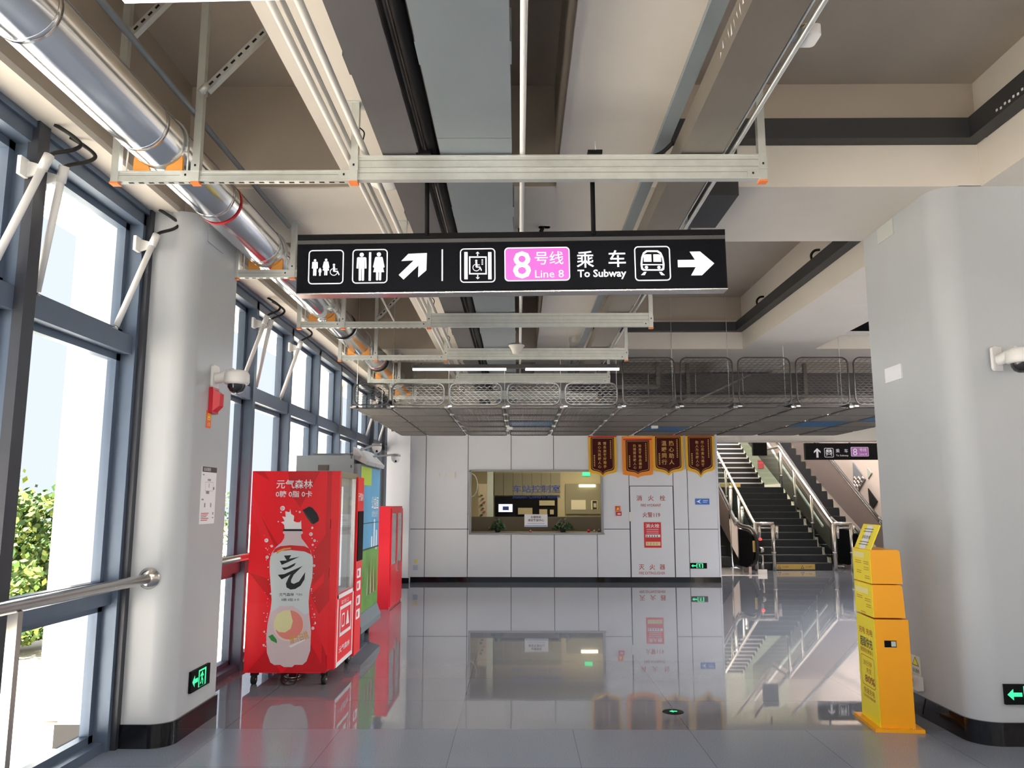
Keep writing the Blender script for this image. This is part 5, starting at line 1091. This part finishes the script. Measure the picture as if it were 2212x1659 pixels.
def stair_rail(x, label, side):
    e = empty('stair_handrail', (x, S0, 0), label, 'handrail', 'stair handrails')
    z0 = 1.06; sl = rz / ry
    p = [(x + side * 0.0 + 0.42, S0 - 0.15, z0), (x, S0 - 0.15, z0), (x, S0 - 0.1, z0), (x, S0 + 0.2, z0 + 0.16)] + [(x, S0 + k, z0 + 0.05 + sl * k) for k in (1, 2, 3)] + [(x, yl, z0 + zl + 0.05), (x, y2, z0 + zl + 0.05), (x, y2 + 4, z0 + zl + 0.05 + 4 * sl)]
    part(MB(SS).tube(p[:2], 0.035, 14).tube(p[1:], 0.035, 14), 'rail', e)
    part(MB(SS).tube([(a, b, c - 0.10) for a, b, c in p[:2]], 0.02, 10), 'lower_rail', e)
    for (px2, py) in ((x + 0.40, S0 - 0.15), (x, S0 - 0.15)): part(MB(SS).cyl((px2, py, 0), (px2, py, z0 - 0.02), 0.042, 16).cyl((px2, py, 0.38), (px2, py, 0.42), 0.055, 16).cyl((px2 + 0.09, py, 0.72), (px2 + 0.09, py, 1.0), 0.035, 12), 'post', e)
    for k in (1.15, 2.3, 3.3): part(MB(SS).cyl((x, S0 + k, sl * k - 0.05), (x, S0 + k, z0 + sl * k), 0.032, 14).cyl((x, S0 + k, sl * k + 0.36), (x, S0 + k, sl * k + 0.40), 0.045, 14), 'post', e)
    part(MB(GLB).prism([(S0 + 0.05, 0.12), (yl, zl + 0.12), (yl, zl + 0.92), (S0 + 0.05, 0.92)], x - 0.006, x + 0.006, 'x'), 'glass', e)
    part(MB(GLB).prism([(yl + 0.05, zl + 0.1), (y2, zl + 0.1), (y2 + 3, zl + 0.1 + 3 * sl), (y2 + 3, zl + 0.95 + 3 * sl), (y2, zl + 0.95), (yl + 0.05, zl + 0.95)], x - 0.006, x + 0.006, 'x'), 'glass', e)
    return e
stair_rail(SX0 - 0.02, 'steel stair rail on the side of the red-lit escalator', -1)
stair_rail(SX1 + 0.02, 'steel and glass stair rail beside the warm metal escalator cladding', 1)
def escalator(x0, x1, Ys, label, tintside):
    e = empty('escalator', ((x0 + x1) / 2, Ys, 0), label, 'escalator')
    sl = math.tan(R(30)); run = 9.0
    for x, nm in ((x0, 'side_panel'), (x1, 'side_panel')):
        # outer cladding: lower truss then inclined band
        pr = [(Ys + 0.6, 0), (Ys + 0.9, 0.0), (Ys + run, sl * (run - 2.3) - 0.1), (Ys + run, sl * (run - 1.4) + 0.95), (Ys + 1.5, 0.95 + 0.05), (Ys + 0.9, 0.78), (Ys + 0.6, 0.76)]
        part(MB(SSP).prism(pr, x - 0.03, x + 0.03, 'x'), nm, e)
        c = [(Ys + 0.0 - 0.0, 0.55)]
        path = [(x, Ys + 0.55, 0.18), (x, Ys + 0.12, 0.30), (x, Ys + 0.0, 0.55), (x, Ys + 0.1, 0.84), (x, Ys + 0.45, 0.98), (x, Ys + 1.2, 1.02), (x, Ys + 1.7, 1.16), (x, Ys + 2.2, 1.42), (x, Ys + run, 1.42 + sl * (run - 2.2))]
        part(MB(RUB).tube(bez(path, 4), 0.038, 10), 'handrail', e)
        part(MB(SIGNK).prism([(Ys + 0.7, 0.10), (Ys + 0.25, 0.22), (Ys + 0.08, 0.40), (Ys + 0.06, 0.62), (Ys + 0.2, 0.82), (Ys + 0.6, 0.90), (Ys + 1.3, 0.93), (Ys + 1.3, 0.10)], x - 0.05, x + 0.05, 'x'), 'newel', e)
        part(MB(SS).tube(bez([(x, Ys + 0.12, 0.84), (x, Ys + 0.45, 0.945), (x, Ys + 1.2, 0.985), (x, Ys + 1.7, 1.12), (x, Ys + 2.2, 1.38), (x, Ys + run, 1.38 + sl * (run - 2.2))], 4), 0.045, 8), 'handrail_track', e)
    part(MB(SS).box(x0, x1, Ys - 0.1, Ys + 1.6, 0.0, 0.012), 'floor_plate', e)
    m = MB(STEP)
    for k in range(18):
        y = Ys + 1.6 + 0.4 * k; z = max(0.0, sl * 0.4 * k); m.box(x0 + 0.06, x1 - 0.06, y, y + 0.4, z - 0.05 if z > 0.05 else 0, z + 0.012)
        m.box(x0 + 0.06, x1 - 0.06, y + 0.38, y + 0.4, z, z + 0.2)
    part(m, 'steps', e)
    return e
e1 = escalator(4.30, 5.15, 17.55, 'escalator with black rounded newel and a red indicator light', 0)
q = at(1643, 1160, Y=17.8); m = MB(mat('red_indicator', (1.0, 0.03, 0.03), 0.5, emit=3)); part(m.lathe((5.25, 17.65, 0.75), [(0, -0.03), (0.03, -0.02), (0.035, 0), (0.03, 0.02), (0, 0.03)], 12), 'indicator_light', e1)
m = MB(WOCH); m.box(4.86 - 0.14, 4.99 - 0.14, 17.54, 17.552, 0.5, 0.78); 
A = MB(WOCH); A.M = front((5.10, 17.60, 0.60)); A.box(-0.0 - 0.035, 0.045, -0.12, 0.12, 0, 0.004); part(A, 'warning_label', e1)
part(MB(SS).box(5.20, 5.40, 17.75, 17.8, 0.0, 0.10).cyl((5.32, 17.8, 0.0), (5.32, 17.8, 0.4), 0.03, 10).lathe((5.28, 17.7, 0.52), [(0, -0.06), (0.05, -0.04), (0.06, 0), (0.05, 0.04), (0, 0.06)], 14), 'inlet_box', e1)
e = empty('bollard', (4.75, 19.3, 0), 'two chrome posts standing beyond the escalator newel', 'bollard')
for (u, v0, v1) in ((1578, 1055, 1120), (1603, 1100, 1140)):
    a = at(u, v1, Y=19.6); b = at(u, v0, Y=19.6); part(MB(SS).cyl(tuple(a), tuple(b), 0.04, 14).lathe((b.x, b.y, b.z), [(0.045, 0), (0.04, 0.05), (0, 0.07)], 14).cyl((a.x, a.y, 0.0), (a.x, a.y, a.z), 0.03, 10), 'post', e)
escalator(7.72, 8.9, 18.3, 'wide warm metal clad escalator next to the stone wall', 1)
part(MB(WHT).bar((7.62, 20.3, 0.95), (7.62, 27, 0.95 + 6.7 * 0.577), 0.04, 0.05), 'edge_trim', [o for o in bpy.data.objects if o.name.startswith('escalator')][-1])
# triangles on the stone wall (plain geometric decoration)
TRI = mat('triangle_slate', (0.16, 0.17, 0.19), 0.5)
e = empty('wall_decoration', (10.28, 24, 2.2), 'slate triangle decorations inlaid on the stone wall by the escalator', 'wall decoration')
def tp(u, v): q = at(u, v, X=10.29); return (q.y, q.z)
for k, (ps, mm) in enumerate(((((1843, 998), (1870, 1035), (1846, 1075)), TRI), (((1876, 1055), (1896, 1083), (1881, 1107)), BK), (((1815, 1015), (1822, 1024), (1818, 1033)), mat('triangle_sage', (0.30, 0.32, 0.28), 0.5)), (((1874, 1010), (1884, 1022), (1876, 1034)), mat('triangle_sage', (0.30, 0.32, 0.28), 0.5)))):
    part(MB(mm).prism([tp(*p) for p in ps], 10.27, 10.299, 'x'), 'triangle', e)
m = MB(HW)
for k in range(4):
    a = tp(1846, 1034 + 8 * k); b = tp(1868 - 4 * k, 1034 + 8 * k); n = 10
    m.tube([(10.268, a[0] + (b[0] - a[0]) * t / n, a[1] + (b[1] - a[1]) * t / n + 0.05 * math.sin(t * 1.6)) for t in range(n + 1)], 0.03, 5)
part(m, 'wave_line', e)
# hanging direction sign in the hall
HY = 16.8; a = at(1741, 993, Y=HY); b = at(1900, 957, Y=HY); wS = b.x - a.x + 0.5; hS = b.z - a.z
e = empty('hanging_sign', (a.x, HY, a.z), 'smaller black hanging sign with an up arrow over the escalators', 'sign')
m = MB(BK); m.box(0, wS, 0, 0.1, 0, hS); m.build('housing', e)
KS = 1720 / (HY / 1.0)  # px per metre
def s2(u, v): return ((u - 1741) / KS * 1.0, (993 - v) / KS * 1.0)
A = MB(SIGNW); A.M = front((0, -0.001, 0)); WP = mat('dim_backlit_white', (0.62, 0.62, 0.70), 0.5, emit=0.15); PP = mat('dim_backlit_purple', (0.30, 0.10, 0.34), 0.5, emit=0.2); A.m = WP
arrow(A, s2, 1766, 978.5, 20, -90); rframe(A, 1791, 978, 20, 1, s2, None, KS); train(A, 1791, 977, 14, s2, WP, SIGNK)
p = s2(1810, 974); A.text('乘', p[0], p[1], 0.085, 0.002); p = s2(1828, 974); A.text('车', p[0], p[1], 0.085, 0.002); p = s2(1819, 984.5); A.text('To Subway', p[0], p[1], 0.05, 0.002, w=0.26)
c = s2(1857, 976); A.ring(rrect(c[0], c[1], 38 / KS, 20 / KS, 2 / KS), rrect(c[0], c[1], 36.5 / KS, 18.5 / KS, 2 / KS), 0.002); A.poly(rrect(c[0], c[1], 36.5 / KS, 18.5 / KS, 2 / KS), 0.001, PP)
p = s2(1847, 976.5); A.text('8', p[0], p[1], 0.21, 0.004); p = s2(1864, 972); A.text('号线', p[0], p[1], 0.075, 0.004); p = s2(1864, 981); A.text('Line 8', p[0], p[1], 0.06, 0.004)
A.build('pictograms', e)
for x in (0.22, 0.95): MB(BK).cyl((x, 0.05, hS), (x, 0.05, hS + 3.6), 0.02, 8).build('rod', e)
# other things seen through the opening
q = at(1642, 975, Y=19.5)
e = empty('display_screen', q, 'black back of a hanging display above the stair', 'display')
part(MB(BK).box(q.x - 0.17, q.x + 0.17, 19.5, 19.6, at(1642, 984, Y=19.5).z, at(1642, 940, Y=19.5).z), 'housing', e); part(MB(BK).cyl((q.x, 19.55, 3.4), (q.x, 19.55, 6.6), 0.02, 8), 'rod', e)
q = at(1644, 1003, Y=29.99); tag(MB(mat('red_sticker', (0.70, 0.08, 0.10), 0.5)).box(q.x - 0.11, q.x + 0.11, 29.97, 29.999, q.z - 0.15, q.z + 0.15).build('notice'), 'red notice on the pale wall at the top of the stair', 'notice')
for i, (x, y) in enumerate(((5.6, 20.5), (5.7, 24.3), (8.6, 21.5), (8.6, 26.5))):  # unseen lamps added in place of daylight from above the stair
    l_ = bpy.data.lights.new('hall_fill_lamp', 'AREA'); l_.energy = 480 if i == 1 else 60 if i == 0 else 420; l_.shape = 'RECTANGLE'; l_.size = 1.5; l_.size_y = 0.25; l_.color = (1, 0.90, 0.84)
    o = bpy.data.objects.new('hall_fill_lamp', l_); C.objects.link(o); o.location = (x, y, 6.4)
    tag(MB(WHT).box(x - 0.78, x + 0.78, y - 0.15, y + 0.15, 6.42, 6.599).build('linear_lamp'), 'added fill lamp on the stair hall ceiling, %s one from the entrance' % ORD[i], 'linear lamp', 'added stair hall fill lamps')
# small floor pointer
q = at(1454, 1538, Z=0); e = empty('floor_marker', (q.x, q.y, 0), 'small round black exit marker set in the floor', 'floor marker')
part(MB(BK).lathe((q.x, q.y, 0), [(0, 0.004), (0.075, 0.004), (0.08, 0.0)], 28), 'disc', e)
A = MB(EXG); A.M = frame((q.x, q.y, 0.0045), (1, 0, 0), (0, 1, 0), (0, 0, 1)); A.poly([(-0.03, 0), (0, 0.03), (0, 0.012), (0.03, 0.012), (0.03, -0.012), (0, -0.012), (0, -0.03)], 0.001); part(A, 'arrow', e)
# lamp in the control room actually lights it
for i, (x, y) in enumerate(((0.3, 17.3), (1.6, 18.2))):
    l_ = bpy.data.lights.new('control_room_lamp', 'AREA'); l_.energy = 32; l_.size = 0.5; l_.color = (1, 0.85, 0.6); o = bpy.data.objects.new('control_room_lamp', l_); C.objects.link(o); o.location = (x, y, 2.75)
